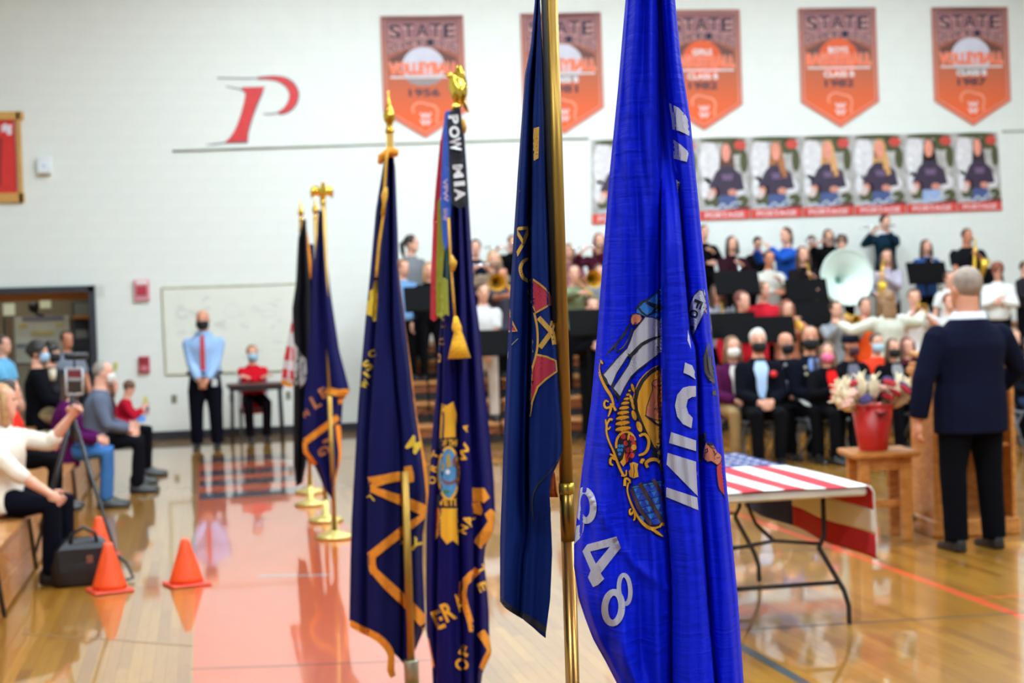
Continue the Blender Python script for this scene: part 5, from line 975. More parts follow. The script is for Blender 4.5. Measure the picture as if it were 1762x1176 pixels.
def sousaphone(P, label, bc, r):
    t = itool(P, 'sousaphone', label); Mi = P.M.inverted(); c = Mi @ bc; d = Vector((.06, -.96, .12)).normalized()
    pt, rr = bellpts(c-d*.42, d, .42, .05, r, 14); OB('bell', MB().tube(pt, rr, 40, cap=False), WFB, t, True); e1 = d.cross(Vector((0, 0, 1))).normalized(); e2 = e1.cross(d)
    OB('bell_rim', MB().tube([c+e1*(r*math.cos(q))+e2*(r*math.sin(q)) for q in [i*math.pi/20 for i in range(41)]], .012, 8, cap=False), WFB, t, True)
    OB('bell_throat', MB().lathe([(.001, 0), (.075, 0), (.075, .006), (.001, .006)], c-d*.36, 20, Matrix((e1, e2, d)).transposed()), mat((116, 172, 158), rough=.4), t, True)
    w = P.hp(0, 0, -.5); co = [w+Vector((.27*math.cos(a), .1+.1*math.sin(a), -.1+.34*math.sin(a))) for a in [math.pi*.5+i*2*math.pi/22 for i in range(21)]]
    OB('coil', MB().tube([c-d*.42, c-d*.5+Vector((0, .05, -.02))]+co, [.05]+[.048-.0012*i for i in range(len(co)+1)], 12), WFB, t, True)
    OB('valve_block', MB().bbox(w+Vector((-.2, -.16, -.05)), (.14, .08, .18), .02), BRS, t)
def stand_music(label, loc, z=1.05, rz=0.0, w=.5, group='black music stands'):
    t = thing('music_stand', label, 'music stand', loc, rz, group)
    R = Matrix.Rotation(math.radians(-18), 3, 'X'); OB('desk', MB().bbox((0, 0, z), (w, .012, .34), .006, R), BLKM, t); OB('ledge', MB().bbox(R @ Vector((0, -.03, -.17))+Vector((0, 0, z)), (w, .06, .01), .003, R), BLKM, t); OB('pole', MB().tube([(0, .02, .12), (0, .02, z)], .012, 8), BLKM, t, True)
    for i in range(3):
        a = i*2.094+.5; OB('leg', MB().tube([(0, .02, .2), (.24*math.cos(a), .02+.24*math.sin(a), .012)], .009, 6), BLKM, t, True)
    return t
# ================================================================ BLEACHERS
def XP(x, y, X_): d = ray(x, y); return CAM + d*(X_/d.x)
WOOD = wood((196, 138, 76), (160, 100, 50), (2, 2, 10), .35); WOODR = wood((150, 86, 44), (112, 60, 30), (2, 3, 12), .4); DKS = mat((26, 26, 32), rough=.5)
ROWS = [(18.45, 0.0), (19.17, .25), (19.78, .5), (20.39, .75), (21.0, 1.0), (21.61, 1.25)]
bx0, bx1 = V(700, 600, 19).x, 13.5
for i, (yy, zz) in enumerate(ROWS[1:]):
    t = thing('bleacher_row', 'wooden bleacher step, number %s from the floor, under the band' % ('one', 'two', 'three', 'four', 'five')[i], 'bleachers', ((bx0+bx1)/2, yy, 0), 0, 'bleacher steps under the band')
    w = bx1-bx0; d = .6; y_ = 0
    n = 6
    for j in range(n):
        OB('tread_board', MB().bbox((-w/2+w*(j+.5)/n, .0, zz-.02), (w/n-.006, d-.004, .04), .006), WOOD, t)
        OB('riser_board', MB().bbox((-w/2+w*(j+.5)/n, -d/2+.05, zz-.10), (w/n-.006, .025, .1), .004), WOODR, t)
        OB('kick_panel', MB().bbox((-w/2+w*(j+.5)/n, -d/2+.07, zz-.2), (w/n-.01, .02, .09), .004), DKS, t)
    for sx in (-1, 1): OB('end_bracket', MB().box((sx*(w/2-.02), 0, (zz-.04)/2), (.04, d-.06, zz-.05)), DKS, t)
t = thing('bleacher_rail', 'black end rail at the left side of the band bleachers', 'rail', (bx0-.1, 20.2, 0))
for yy in (-1.1, -.1, .9): OB('post', MB().tube([(0, yy, 0), (0, yy, 1.0+.3*(yy+1.1))], .03, 8), DKS, t, True)
for dz_ in (.95, .6): OB('rail_bar', MB().tube([(0, -1.1, dz_), (0, .9, dz_+.6)], .025, 8), DKS, t, True)
OB('side_panel', MB().add([(0, -1.1, .05), (0, 1.1, .05), (0, 1.1, 1.0), (0, -1.1, .35), (.02, -1.1, .05), (.02, 1.1, .05), (.02, 1.1, 1.0), (.02, -1.1, .35)], [(0, 1, 2, 3), (7, 6, 5, 4), (0, 4, 5, 1), (1, 5, 6, 2), (2, 6, 7, 3), (3, 7, 4, 0)]), DKS, t)
LBX = -1.15; LBY0, LBY1 = 3.0, 17.9
for i in range(3):
    xf = LBX-.5*i; zt = .43+.22*i; LBY1 = (17.9, 17.0, 16.2)[i]
    t = thing('bleacher_row', 'wooden bleacher bench at the left edge, %s row' % ('front', 'middle', 'back')[i], 'bleachers', (xf, LBY0, 0), 0, 'bleacher benches at the left')
    n = 5; l = (LBY1-LBY0)/n
    for j in range(n):
        OB('seat_board', MB().bbox((-.17, l*(j+.5), zt-.02), (.34, l-.006, .04), .008), WOOD, t); OB('foot_board', MB().bbox((-.42, l*(j+.5), zt-.17), (.16, l-.006, .03), .006), WOOD, t)
        OB('face_board', MB().bbox((-.02, l*(j+.5), zt-.14), (.02, l-.008, .18), .004), WOOD, t); OB('face_board', MB().bbox((-.02, l*(j+.5), (zt-.24)/2+.01), (.02, l-.008, zt-.26), .004), WOOD, t)
    for j in range(9): y_ = .6+j*1.7; OB('bracket', MB().tube([(-.002, y_, zt-.04), (.004, y_+.28, .02)], .012, 6), DKS, t)
# ================================================================ THE BAND
BLK_, NAVY, JEANS, GRY, KHA = (24, 24, 30), (28, 32, 58), (58, 82, 124), (120, 122, 128), (150, 124, 88)
def band(x, y, label, hair, top, row=None, head=0.0, hands='side', skin='l', legs=BLK_, sit=False, mask=None, **kw):
    best = None
    for r, (Yr, zr) in enumerate(ROWS):
        if row is not None and r != row: continue
        p = V(x, y, Yr); h = p.z-zr
        if sit: h = 0.0 if row is None else h
        sc = abs(h-1.66)
        if best is None or sc < best[0]: best = (sc, r, p, zr, h)
    _, r, p, zr, h = best
    if hands == 'side': hands = None
    if sit: k_ = min(1.05, max(.8, (h-.43)/.913)); return person(label, (p.x, p.y, zr), head, 1.75*k_, pose='sit', hair=hair, top=top, legs=legs, skin=skin, hands=hands, mask=mask, **kw)
    H = min(1.92, max(1.4, h/.993)); return person(label, (p.x, p.y, zr), head, H, hair=hair, top=top, legs=legs, skin=skin, hands=hands, mask=mask, **kw)
BRH, DKH, BLD, RDH, LBR = (84, 56, 40), (36, 28, 28), (176, 134, 92), (130, 68, 44), (120, 84, 56)
# left stretch, seen between the flags
band(706, 405, 'dark-haired musician in a grey top, upper row at the left end of the band', (DKH, 'pony'), (GRY, 'long'), head=.5, turn=.5)
P = band(692, 447, 'musician in a pale blue shirt with brown hair beside the navy fringed flag', (LBR, 'short'), ((110, 150, 196), 'short'), head=.4)
band(738, 452, 'blond musician in black behind a music stand near the band left end', (BLD, 'shoulder'), (BLK_, 'long'))
band(818, 413, 'dark-haired musician in a navy shirt right of the streamers', (DKH, 'short'), (NAVY, 'long'), head=-.2)
P = band(848, 432, 'blond flute player left of the red crossed flag', (BLD, 'shoulder'), ((150, 130, 110), 'long'), hands='flute'); flute(P, 'silver flute of the blond player left of the red crossed flag')
P = band(881, 405, 'dark-haired flute player just behind the red crossed flag', (DKH, 'short'), (BLK_, 'long'), row=5, hands='flute'); flute(P, 'silver flute against the white wall by the red crossed flag')
P = band(862, 460, 'trombone player in a grey purple shirt left of the red crossed flag', (DKH, 'short'), ((84, 82, 100), 'short'), row=2, hands='trombone', skin='t'); trombone(P, 'brass trombone left of the red crossed flag', sx=-1)
band(830, 487, 'musician in white shirt and pale trousers left of the red crossed flag', (BRH, 'short'), ((206, 204, 206), 'short'), row=1, legs=(196, 186, 180), hands='clasp')
P = band(977, 420, 'fair musician in a mauve top right of the gold pole', (LBR, 'long'), ((150, 90, 100), 'long'), row=4)
P = band(1030, 402, 'red-brown-haired flute player in a maroon sweater left of the bright blue flag', ((96, 50, 46), 'long'), ((88, 30, 52), 'long'), row=4, hands='flute'); flute(P, 'silver flute of the maroon player left of the bright blue flag')
P = band(986, 456, 'trombone player in a green and white top right of the gold pole', (BRH, 'short'), ((126, 140, 108), 'long'), row=2, hands='trombone'); trombone(P, 'brass trombone right of the gold pole')
band(1030, 456, 'musician in a grey shirt left of the bright blue flag, middle row', (BRH, 'short'), (GRY, 'long'), row=3)
P = band(1018, 512, 'musician dressed in black standing on the floor left of the bright blue flag', (BRH, 'short'), (BLK_, 'long'), row=0, hands='chest'); trumpet(P, 'brass trumpet held by the floor musician in black')
# right stretch
P = band(1210, 388, 'musician in black half hidden at the right edge of the bright blue flag', (DKH, 'short'), (BLK_, 'long'), hands='clarinet')
P = band(1258, 407, 'dark-haired clarinet player in a maroon plaid shirt, upper row', (DKH, 'shoulder'), ((62, 26, 40), 'long'), hands='clarinet'); clarinet(P, 'clarinet of the maroon plaid player', m=SLV)
band(1303, 425, 'musician in black with an orange hood, upper row', (DKH, 'short'), ((30, 26, 34), 'long'), row=5, nod=.4, collar=(222, 84, 44))
P = band(1353, 392, 'brown-haired flute player in a bright blue hoodie, upper row', (BRH, 'pony'), ((34, 84, 178), 'long'), head=-.9, row=4, hands='flute')
P = band(1322, 432, 'black-haired trombone player in a cream plaid jacket', (DKH, 'short'), ((196, 192, 184), 'long'), row=3, hands='clarinet', skin='t')
P = band(1380, 425, 'long-haired clarinet player in dark brown', (BRH, 'long'), ((44, 32, 36), 'long'), row=3, hands='clarinet'); clarinet(P, 'clarinet of the long-haired player in dark brown', m=BRS)
P = band(1424, 395, 'brown-haired flute player in black left of the white sousaphone', (BRH, 'shoulder'), ((28, 26, 34), 'long'), row=5, hands='flute'); flute(P, 'silver flute left of the white sousaphone')
band(1396, 424, 'musician in black with an orange collar left of the white sousaphone', (BRH, 'short'), ((30, 28, 34), 'long'), row=5, nod=.4, collar=(224, 80, 46))
P = band(1447, 405, 'sousaphone player in a cream shirt behind the white bell', (BRH, 'curly'), ((206, 196, 158), 'long'), row=4, hands='chest', turn=-.4); sousaphone(P, 'large white sousaphone with round bell turned to the hall', V(1458, 477, 20.25), .4)
P = band(1522, 370, 'flute player in a dark teal sweater, tallest in the top row', (DKH, 'short'), ((30, 62, 82), 'long'), row=5, hands='flute', collar=(226, 226, 230)); flute(P, 'flute of the tall player in dark teal')
P = band(1526, 430, 'saxophone player in a white and dark patterned top', (BRH, 'long'), ((170, 162, 178), 'long'), row=3, hands='sax', head=-.6); sax(P, 'brass saxophone of the player in the patterned top')
P = band(1592, 413, 'clarinet player with long dark hair in a denim jacket', (BRH, 'long'), ((48, 78, 132), 'jacket'), row=4, hands='clarinet', open_=(30, 26, 34)); clarinet(P, 'clarinet of the player in the denim jacket', m=SLV)
P = band(1663, 394, 'large saxophone player in a black tee shirt, top row right', ((74, 54, 36), 'short'), ((34, 36, 42), 'short'), row=4, hands='sax', wide=1.35, skin='t'); sax(P, 'brass saxophone of the large player in black')
P = band(1716, 453, 'curly-haired boy in a white sweatshirt at the right', (RDH, 'curly'), ((222, 224, 222), 'long'), row=2, hands='chest', nod=.3, head=-.5)
P = band(1762, 450, 'saxophone player cut off by the right edge of the picture', (BRH, 'short'), ((60, 56, 64), 'long'), row=3, hands='sax', head=.4); sax(P, 'big brass saxophone at the right edge of the picture', 1.3)
# lower rows
P = band(1233, 490, 'girl clarinet player in a grey and white top right of the bright blue flag', (BRH, 'long'), ((150, 150, 160), 'long'), row=1, hands='clarinet'); clarinet(P, 'clarinet of the girl right of the bright blue flag', m=BRS)
band(1276, 502, 'brown-haired musician in a red shirt behind the wide music stand, left of the two', ((110, 58, 48), 'short'), ((200, 34, 52), 'long'), row=0, turn=.5)
band(1312, 485, 'taller musician in a red shirt behind the wide music stand, right of the two', (LBR, 'short'), ((204, 36, 54), 'long'), row=1, turn=.5)
P = band(1352, 517, 'red-haired trumpet player above the seated guests', (RDH, 'long'), ((186, 120, 96), 'long'), row=0, hands='trumpet'); trumpet(P, 'brass trumpet of the red-haired player', ang=.35)
P = band(1437, 518, 'trumpet player in a grey sweater below the sousaphone bell', (BRH, 'short'), ((140, 144, 150), 'long'), row=0, hands='trumpet'); trumpet(P, 'brass trumpet below the sousaphone bell')
band(1487, 512, 'musician in an orange hoodie behind the conductor', (BRH, 'short'), ((232, 84, 34), 'long'), row=0)
P = band(1572, 497, 'trumpet player in a white top left of the speaker head', (BRH, 'short'), ((220, 220, 222), 'short'), row=0, hands='trumpet', head=-.3); trumpet(P, 'shining trumpet left of the speaker head')
band(1632, 505, 'red-brown-haired musician hidden behind the speaker head', (RDH, 'short'), ((206, 204, 204), 'long'), row=0)
band(1632, 468, 'musician in a white shirt hidden behind the speaker, middle row', (BRH, 'short'), ((216, 216, 214), 'short'), row=2)
p = V(1527, 500, 17.2); person('conductor in a cream jacket seen from behind with arms spread', (p.x, p.y, 0), math.pi-.1, p.z/.993, hair=((150, 112, 76), 'long'), top=((206, 206, 190), 'jacket'), legs=(40, 38, 44), hands='conduct')
for x, y, Y_, w, lab in ((1268, 487, 18.95, .62, 'black music stand below the maroon plaid player'), (1388, 500, 19.95, .62, 'black music stand below the long-haired clarinet player'), (1595, 470, 20.55, .62, 'black music stand in front of the denim jacket'), (1305, 568, 17.7, .95, 'wide black music stand in front of the red shirts'), (1400, 540, 18.9, .6, 'black music stand left below the sousaphone'), (732, 515, 19.3, .55, 'black music stand near the navy fringed flag'), (858, 590, 18.6, .5, 'black music stand left of the red crossed flag'), (1012, 555, 18.0, .5, 'black music stand left of the bright blue flag'), (1700, 480, 20.6, .5, 'black music stand below the large saxophone player'), (1262, 560, 18.0, .6, 'black music stand at the right edge of the bright blue flag')):
    c = V(x, y, Y_); fz = max([zr for Yr, zr in ROWS if Yr-.33 <= Y_] or [0]); stand_music(lab, (c.x, c.y, fz), c.z-fz, 0, w)
# ================================================================ SEATED GUESTS
def folding_chair(label, loc, rz=0.0):
    m = mat((120, 130, 146), rough=.35, metal=.6); t = thing('folding_chair', label, 'chair', loc, rz, 'grey folding chairs of the guests')
    OB('seat', MB().bbox((0, 0, .43), (.4, .38, .025), .01), m, t); OB('backrest', MB().bbox((0, .22, .72), (.4, .02, .2), .008), m, t)
    for s in (-1, 1): OB('front_leg', MB().tube([(s*.19, .23, .84), (s*.19, -.2, .01)], .011, 8), m, t, True); OB('rear_leg', MB().tube([(s*.17, -.14, .42), (s*.17, .26, .01)], .011, 8), m, t, True)
    return t
def guest(x, y, label, hair, top, Yp=15.25, head=0.0, **kw):
    p = V(x, y, Yp); k_ = min(1.12, max(.85, (p.z-.44)/.913)); kw.setdefault('legs', BLK_); kw.setdefault('hands', 'lap')
    P = person(label, (p.x, p.y, 0), head, 1.75*k_, pose='sit', seat=.44, hair=hair, top=top, vox=.018, **kw)
    folding_chair('grey folding chair under the ' + ' '.join(label.split()[:9]), (p.x, p.y+.02, 0), head); return P
def badge(P, pts, c, name='pin', r=.018):
    for x, z in pts:
        OB(name, MB().ball((x, -.155*P.k, P.o.get('_z', 0)+z), (r, .008, r), 8, 5), mat(c, rough=.4), P.o, True)
SUIT = (22, 24, 40)
P = guest(1258, 580, 'woman with white mask, purple jacket and khaki trousers', ((120, 84, 56), 'shoulder'), ((92, 26, 76), 'jacket'), open_=(224, 220, 216), legs=(150, 122, 84), mask=(230, 228, 224), Yp=15.35)
P = guest(1303, 567, 'white-haired man with black mask, pale blue shirt and red poppy', ((206, 202, 196), 'short'), (SUIT, 'jacket'), open_=(170, 198, 236), mask=(18, 18, 22), head=-.15, Yp=15.0); OB('red_poppy', MB().ball((.12, -.165, .92), (.04, .02, .035), 10, 6), mat((206, 30, 36)), P.o, True)
P = guest(1350, 573, 'man in a dark jacket with silver pins and black mask', ((60, 44, 38), 'bald'), ((20, 22, 36), 'jacket'), mask=(18, 18, 24), skin='m', turn=.2, Yp=15.45); badge(P, [(-.1, .96), (-.06, .99), (.08, .97), (.12, .93), (.06, 1.0)], (190, 194, 200))
P = guest(1392, 562, 'man in a navy suit with blue shirt, necktie and medals', ((92, 74, 62), 'buzz'), ((24, 26, 46), 'jacket'), open_=(120, 148, 206), tie=(62, 54, 76), mask=(20, 20, 26), skin='m', turn=-.3, Yp=15.05); badge(P, [(-.12, .97), (-.11, .9), (.1, .93), (.13, .88)], (206, 200, 170))
P = guest(1417, 590, 'woman with pink mask and bright red top under a black jacket', ((110, 84, 64), 'shoulder'), ((22, 22, 30), 'jacket'), open_=(222, 34, 36), mask=(226, 110, 160), turn=-.6, lean=.1, hands='read', Yp=14.75, head=.15)
P = guest(1456, 578, 'man in a dark garrison cap with maroon mask leaning to the woman', ((60, 52, 48), 'cap'), ((26, 26, 40), 'jacket'), mask=(70, 36, 50), skin='t', Yp=15.6, turn=.5, lean=.15, open_=(120, 120, 136))
P = guest(1507, 574, 'young guest with pale blue mask and orange red top', ((70, 46, 38), 'short'), ((230, 66, 40), 'long'), Yp=15.9, mask=(172, 204, 220))
P = guest(1535, 583, 'woman with black mask in a black cardigan over grey', ((96, 66, 46), 'shoulder'), ((24, 24, 30), 'jacket'), open_=(140, 140, 146), mask=(16, 16, 20), Yp=15.2)
P = guest(1560, 598, 'red-haired guest in maroon beside the lectern', ((112, 56, 50), 'shoulder'), ((96, 34, 52), 'long'), Yp=15.9)
P = guest(1742, 566, 'brown-haired guest in dark clothes right of the speaker', ((136, 104, 76), 'short'), ((40, 38, 52), 'long'), Yp=15.6)
P = guest(1772, 590, 'uniformed guest with jeans at the right edge of the picture', ((60, 50, 46), 'short'), ((24, 26, 40), 'jacket'), Yp=14.6, legs=(48, 66, 104)); OB('sleeve_patch', MB().ball((-.19, -.06, .95), (.02, .05, .06), 10, 6), mat((190, 186, 150)), P.o, True)
# programme in the woman's hands
p = V(1400, 697, 14.75); OB_ = OB('booklet', MB().bbox((0, 0, 0), (.26, .16, .008), .002, Matrix.Rotation(.3, 3, 'X') @ Matrix.Rotation(.25, 3, 'Y')), mat((222, 220, 214))); OB_.location = p; tag(OB_, 'white folded programme held by the woman with the pink mask', 'booklet')
# ================================================================ STANDING MAN, CHILD AND FAR TABLE
g = G(357, 772); P = person('standing man in a pale blue shirt, red tie and black mask by the whiteboard', g, -.12, 1.8, hair=((120, 96, 80), 'bald'), top=((150, 182, 226), 'long'), legs=(22, 24, 44), mask=(16, 16, 24), tie=(186, 44, 58), collar=(150, 182, 226), hands='clasp', wide=1.2, vox=.016, spread=.13, skin='m', hem=-.02, legw=1.25, hs=1.06, shd=.405, hints=[(-.35, .3, -.9), (.35, .3, -.9)])
OB('belt', MB().loft([[Vector((rx*math.cos(a), ry*math.sin(a), z)) for a in [i*math.pi/10 for i in range(20)]] for z, rx, ry in ((.965, .236, .165), (1.0, .232, .163))]), mat((30, 26, 26)), P.o, True); OB('id_card', MB().bbox((.14, -.165, .86), (.07, .008, .1), .003), mat((196, 200, 206)), P.o)
p = V(433, 591, 21.2); P = person('child in a red shirt with pale blue mask seated behind the far table', (p.x, p.y, 0), .1, 1.75*.93, pose='sit', seat=.45, hair=((150, 104, 66), 'short'), top=((196, 24, 40), 'long'), legs=(34, 20, 32), mask=(150, 196, 222), hands=[(.1, -.3, .86), (-.1, -.3, .86)], hem=-.2)
folding_chair('grey folding chair under the child in red by the whiteboard', (p.x, p.y+.02, 0), 0)
a, b_ = V(392, 664, 20.75), V(488, 661, 20.75); t = thing('folding_table', 'dark-topped folding table in front of the child in red', 'table', ((a.x+b_.x)/2, 20.78, 0)); w = b_.x-a.x+.05; zt = a.z
OB('table_top', MB().bbox((0, 0, zt), (w, .55, .04), .01), mat((70, 44, 44), rough=.4), t)
for sx in (-1, 1):
    for sy in (-1, 1): OB('leg', MB().tube([(sx*(w/2-.08), sy*.2, zt), (sx*(w/2-.06), sy*.22, 0.005)], .02, 8), DKS, t, True)
    OB('leg_brace', MB().tube([(sx*(w/2-.07), -.2, zt*.45), (sx*(w/2-.07), .2, zt*.45)], .012, 6), DKS, t, True)
OB('apron', MB().box((0, 0, zt-.045), (w-.08, .45, .05)), mat((40, 38, 44)), t)
# ================================================================ SPEAKER
g = G(1676, 946); hz = W(1660, 465, proj(g)[2]).z
P = person('speaker in a navy blazer seen from behind at the lectern', g, math.pi+.08, hz/.993, hair=((146, 128, 116), 'buzz'), top=((24, 28, 58), 'jacket'), legs=(18, 20, 30), collar=(214, 216, 230), hem=-.2, wide=1.32, hs=1.14, vox=.013, legw=1.15, shd=.405, hands=[(-.32, -.25, 1.0), (.36, -.04, .86)], skin='m', spread=.14, hints=[(-.9, .3, -.4), (.8, .3, -.4)])
# ================================================================ PEOPLE ON THE LEFT BLEACHERS
def left(x, y, X_, label, hair, top, seat_z=.43, foot=0.0, head=math.pi/2, **kw):
    p = V(x, y, X_); k_ = min(1.1, max(.62, (p.z-seat_z)/.913)); X_ = p.x; kw.setdefault('hands', 'knees'); kw.setdefault('legs', BLK_)
    return person(label, (X_, p.y, foot), head, 1.75*k_, pose='sit', seat=seat_z-foot, hair=hair, top=top, **kw)
g = G(70, 1012)
P = person('woman in a white sweater seated at the left edge holding a tripod', (-1.33, 10.3, 0), math.pi/2-.25, 1.64, pose='sit', seat=.43, hair=((176, 130, 84), 'shoulder'), top=((226, 218, 204), '34'), legs=(24, 26, 44), wide=1.5, vox=.013, lean=.05, hands=[(-.16, -.43, .56), (.16, -.44, 1.05)], hints=[(-.6, .4, -.6), (.3, .1, -1)], curl=.9, turn=.2)
WS = P
left(106, 642, 14.2, 'person in a purple jacket and jeans leaning forward behind the tripod', ((74, 50, 40), 'shoulder'), ((92, 20, 88), 'jacket'), legs=(60, 108, 168), lean=.12, wide=1.2)
left(160, 622, 15.3, 'grey-haired man with white mask, grey shirt and navy vest on the left bleachers', ((150, 142, 134), 'buzz'), ((96, 104, 124), 'long'), legs=(30, 32, 44), mask=(214, 212, 206), lean=.12, wide=1.3, open_=(30, 32, 54))
left(178, 648, 16.1, 'woman in a dark red sweater behind the grey-haired man', ((110, 70, 50), 'shoulder'), ((150, 18, 40), 'long'), lean=.1)
P = left(205, 655, 16.9, 'boy in a red shirt looking down at the end of the left bleachers', ((96, 66, 48), 'short'), ((168, 22, 44), 'long'), legs=(26, 26, 40), lean=.2, nod=.5, hands='read')
p = V(226, 722, 16.85); o = OB('blue_sheet', MB().bbox((0, 0, 0), (.3, .2, .01), .003, Matrix.Rotation(.25, 3, 'X')), mat((90, 150, 226))); o.location = p; tag(o, 'bright blue sheet on the lap of the boy in red', 'sheet')
left(62, 588, 16.0, 'curly-haired person in a black jacket with pale blue mask, second bleacher row', ((34, 28, 28), 'curly'), ((20, 22, 34), 'jacket'), .65, .3, mask=(150, 186, 214), legs=(140, 120, 90), turn=-.2)
left(86, 590, 17.0, 'dark-haired person with black mask holding a pale cup, second bleacher row', ((32, 26, 26), 'curly'), ((60, 56, 60), 'long'), .65, .3, mask=(26, 26, 34), hands='chest', head=.9)
p = V(113, 570, 19.5); person('dark-haired person in a grey shirt standing by the corridor doorway', (p.x, p.y, 0), .5, p.z/.993, hair=((34, 28, 30), 'short'), top=((116, 124, 140), 'short'), skin='t')
p = V(2, 578, 18.4); person('person in a light blue shirt standing at the left edge by the doorway', (p.x, p.y, 0), 1.2, p.z/.993, hair=((70, 52, 44), 'short'), top=((104, 170, 210), 'short'), hands='clasp')
left(14, 655, 11.6, 'person in an orange red shirt behind the woman in white', ((60, 44, 40), 'short'), ((216, 44, 34), 'long'), .6, .3)
p = V(91, 655, 16.8); t = thing('paper_cup', 'pale cup held in the second bleacher row', 'cup', p); OB('cup', MB().lathe([(.001, 0), (.03, 0), (.038, .11), (.034, .11), (.001, .02)], n=16), mat((222, 210, 186)), t, True); OB('lid', MB().lathe([(.001, .11), (.04, .11), (.04, .12), (.001, .122)], n=16), mat((236, 232, 224)), t, True)
# ================================================================ TRIPOD WITH PHONE
g1, g2, g3 = G(214, 1003), G(96, 905), G(60, 960); top_ = W(124, 690, proj(G(150, 975))[2]); base = Vector(((g1.x+g2.x)/2, (g1.y+g2.y)/2, 0))
base = Vector((top_.x, top_.y, 0)); t = thing('tripod', 'black tripod with a phone mount beside the woman in white', 'tripod', base); BT = mat((22, 22, 28), rough=.4)
for q in (g1, Vector((base.x-.35, base.y+.35, 0)), Vector((base.x-.3, base.y-.1, 0))):
    OB('leg', MB().tube([top_-base-Vector((0, 0, .1)), (top_*.5+q*.5)-base-Vector((0, 0, .05)), q-base+Vector((0, 0, .012))], [.016, .014, .009], 8), BT, t, True); OB('foot', MB().ball(q-base+Vector((0, 0, .014)), .014, 8, 5), BT, t, True)
h_ = top_-base; OB('centre_column', MB().tube([h_-Vector((0, 0, .28)), h_+Vector((0, 0, .04))], .02, 10), BT, t, True); OB('column_collar', MB().lathe([(.001, 0), (.03, 0), (.034, .03), (.03, .07), (.001, .07)], h_-Vector((0, 0, .12)), 14), BT, t, True)
zc = proj(top_)[2]
def tq(x, y, dz_=0.0): return W(x, y, zc+dz_)-base
GF = mat((186, 188, 192), rough=.4)
for A_, B_ in (((113, 634), (115, 680)), ((142, 634), (143, 678)), ((115, 680), (143, 678)), ((113, 634), (142, 634))): OB('phone_frame', MB().tube([tq(*A_), tq(*B_)], .008, 6), GF, t, True)
for A_, B_, c_ in ((((117, 638), (139, 638), (140, 650), (117, 650)), 'phone_screen_top', (120, 40, 46)), (((117, 650), (140, 650), (140, 656), (117, 656)), 'phone_screen_band', (150, 146, 150)), (((117, 656), (140, 656), (141, 676), (118, 676)), 'phone_screen', (52, 36, 34))):
    pts = [tq(x, y) for x, y in A_]; bk = [tq(x, y, .012) for x, y in A_]; OB(B_, MB().add(pts+bk, [(0, 1, 2, 3), (7, 6, 5, 4), (0, 4, 5, 1), (1, 5, 6, 2), (2, 6, 7, 3), (3, 7, 4, 0)]), mat(c_, rough=.2), t)
OB('microphone', MB().tube([tq(111, 614), tq(116, 614), tq(144, 613), tq(151, 613)], [.018, .026, .026, .02], 12), BT, t, True); OB('microphone_mount', MB().tube([tq(128, 617), tq(128, 634)], .008, 6), BT, t, True)
# ================================================================ BAG, CONES
g = G(145, 1005); t = thing('bag', 'black leather bag on the floor beside the tripod', 'bag', g, .15); BG = mat((22, 20, 26), rough=.45, var=.2, scale=12, bump=.3)
mb = MB(); mb.loft([[Vector((x*w, y*d, z)) for x, y in ((-1, -.6), (-.8, -1), (0, -1.08), (.8, -1), (1, -.6), (1, .6), (.8, 1), (0, 1.05), (-.8, 1), (-1, .6))] for z, w, d in ((0, .17, .09), (.02, .2, .11), (.12, .2, .115), (.22, .175, .1), (.28, .13, .06), (.3, .1, .02))]); OB('body', mb, BG, t, True)
OB('handle', MB().tube([(-.09, -.06, .24), (-.07, -.07, .33), (0, -.07, .37), (.07, -.07, .33), (.09, -.06, .24)], .012, 8), BG, t, True); OB('strap', MB().tube([(.17, 0, .2), (.26, -.04, .12), (.3, -.06, .02), (.22, -.1, .012)], .01, 6), BG, t, True); OB('clasp', MB().bbox((.03, -.118, .17), (.04, .01, .05), .004), mat((120, 70, 50)), t)
OB('flap', MB().loft([[Vector((x, -.11-.008, z)) for x, z in ((-.15, .1), (.15, .1), (.16, .24), (-.16, .24))], [Vector((x, -.1, z)) for x, z in ((-.15, .1), (.15, .1), (.13, .27), (-.13, .27))]]), BG, t)
def cone(px, py, h, lab):
    g = G(px, py); t = thing('traffic_cone', lab, 'traffic cone', g, .3); CO_ = mat((240, 84, 34), rough=.45, var=.06)
    OB('cone_body', MB().lathe([(.001, .02), (.105, .02), (.1, .05), (.03, h-.02), (.026, h), (.016, h), (.001, h-.04)], n=28), CO_, t, True); OB('base_plate', MB().bbox((0, 0, .01), (.25, .25, .018), .008), mat((206, 66, 40), rough=.5), t)
cone(189, 1018, .30, 'orange traffic cone in front of the black bag'); cone(321, 1007, .29, 'orange traffic cone standing alone on the court'); cone(172, 955, .27, 'orange traffic cone behind the black bag')
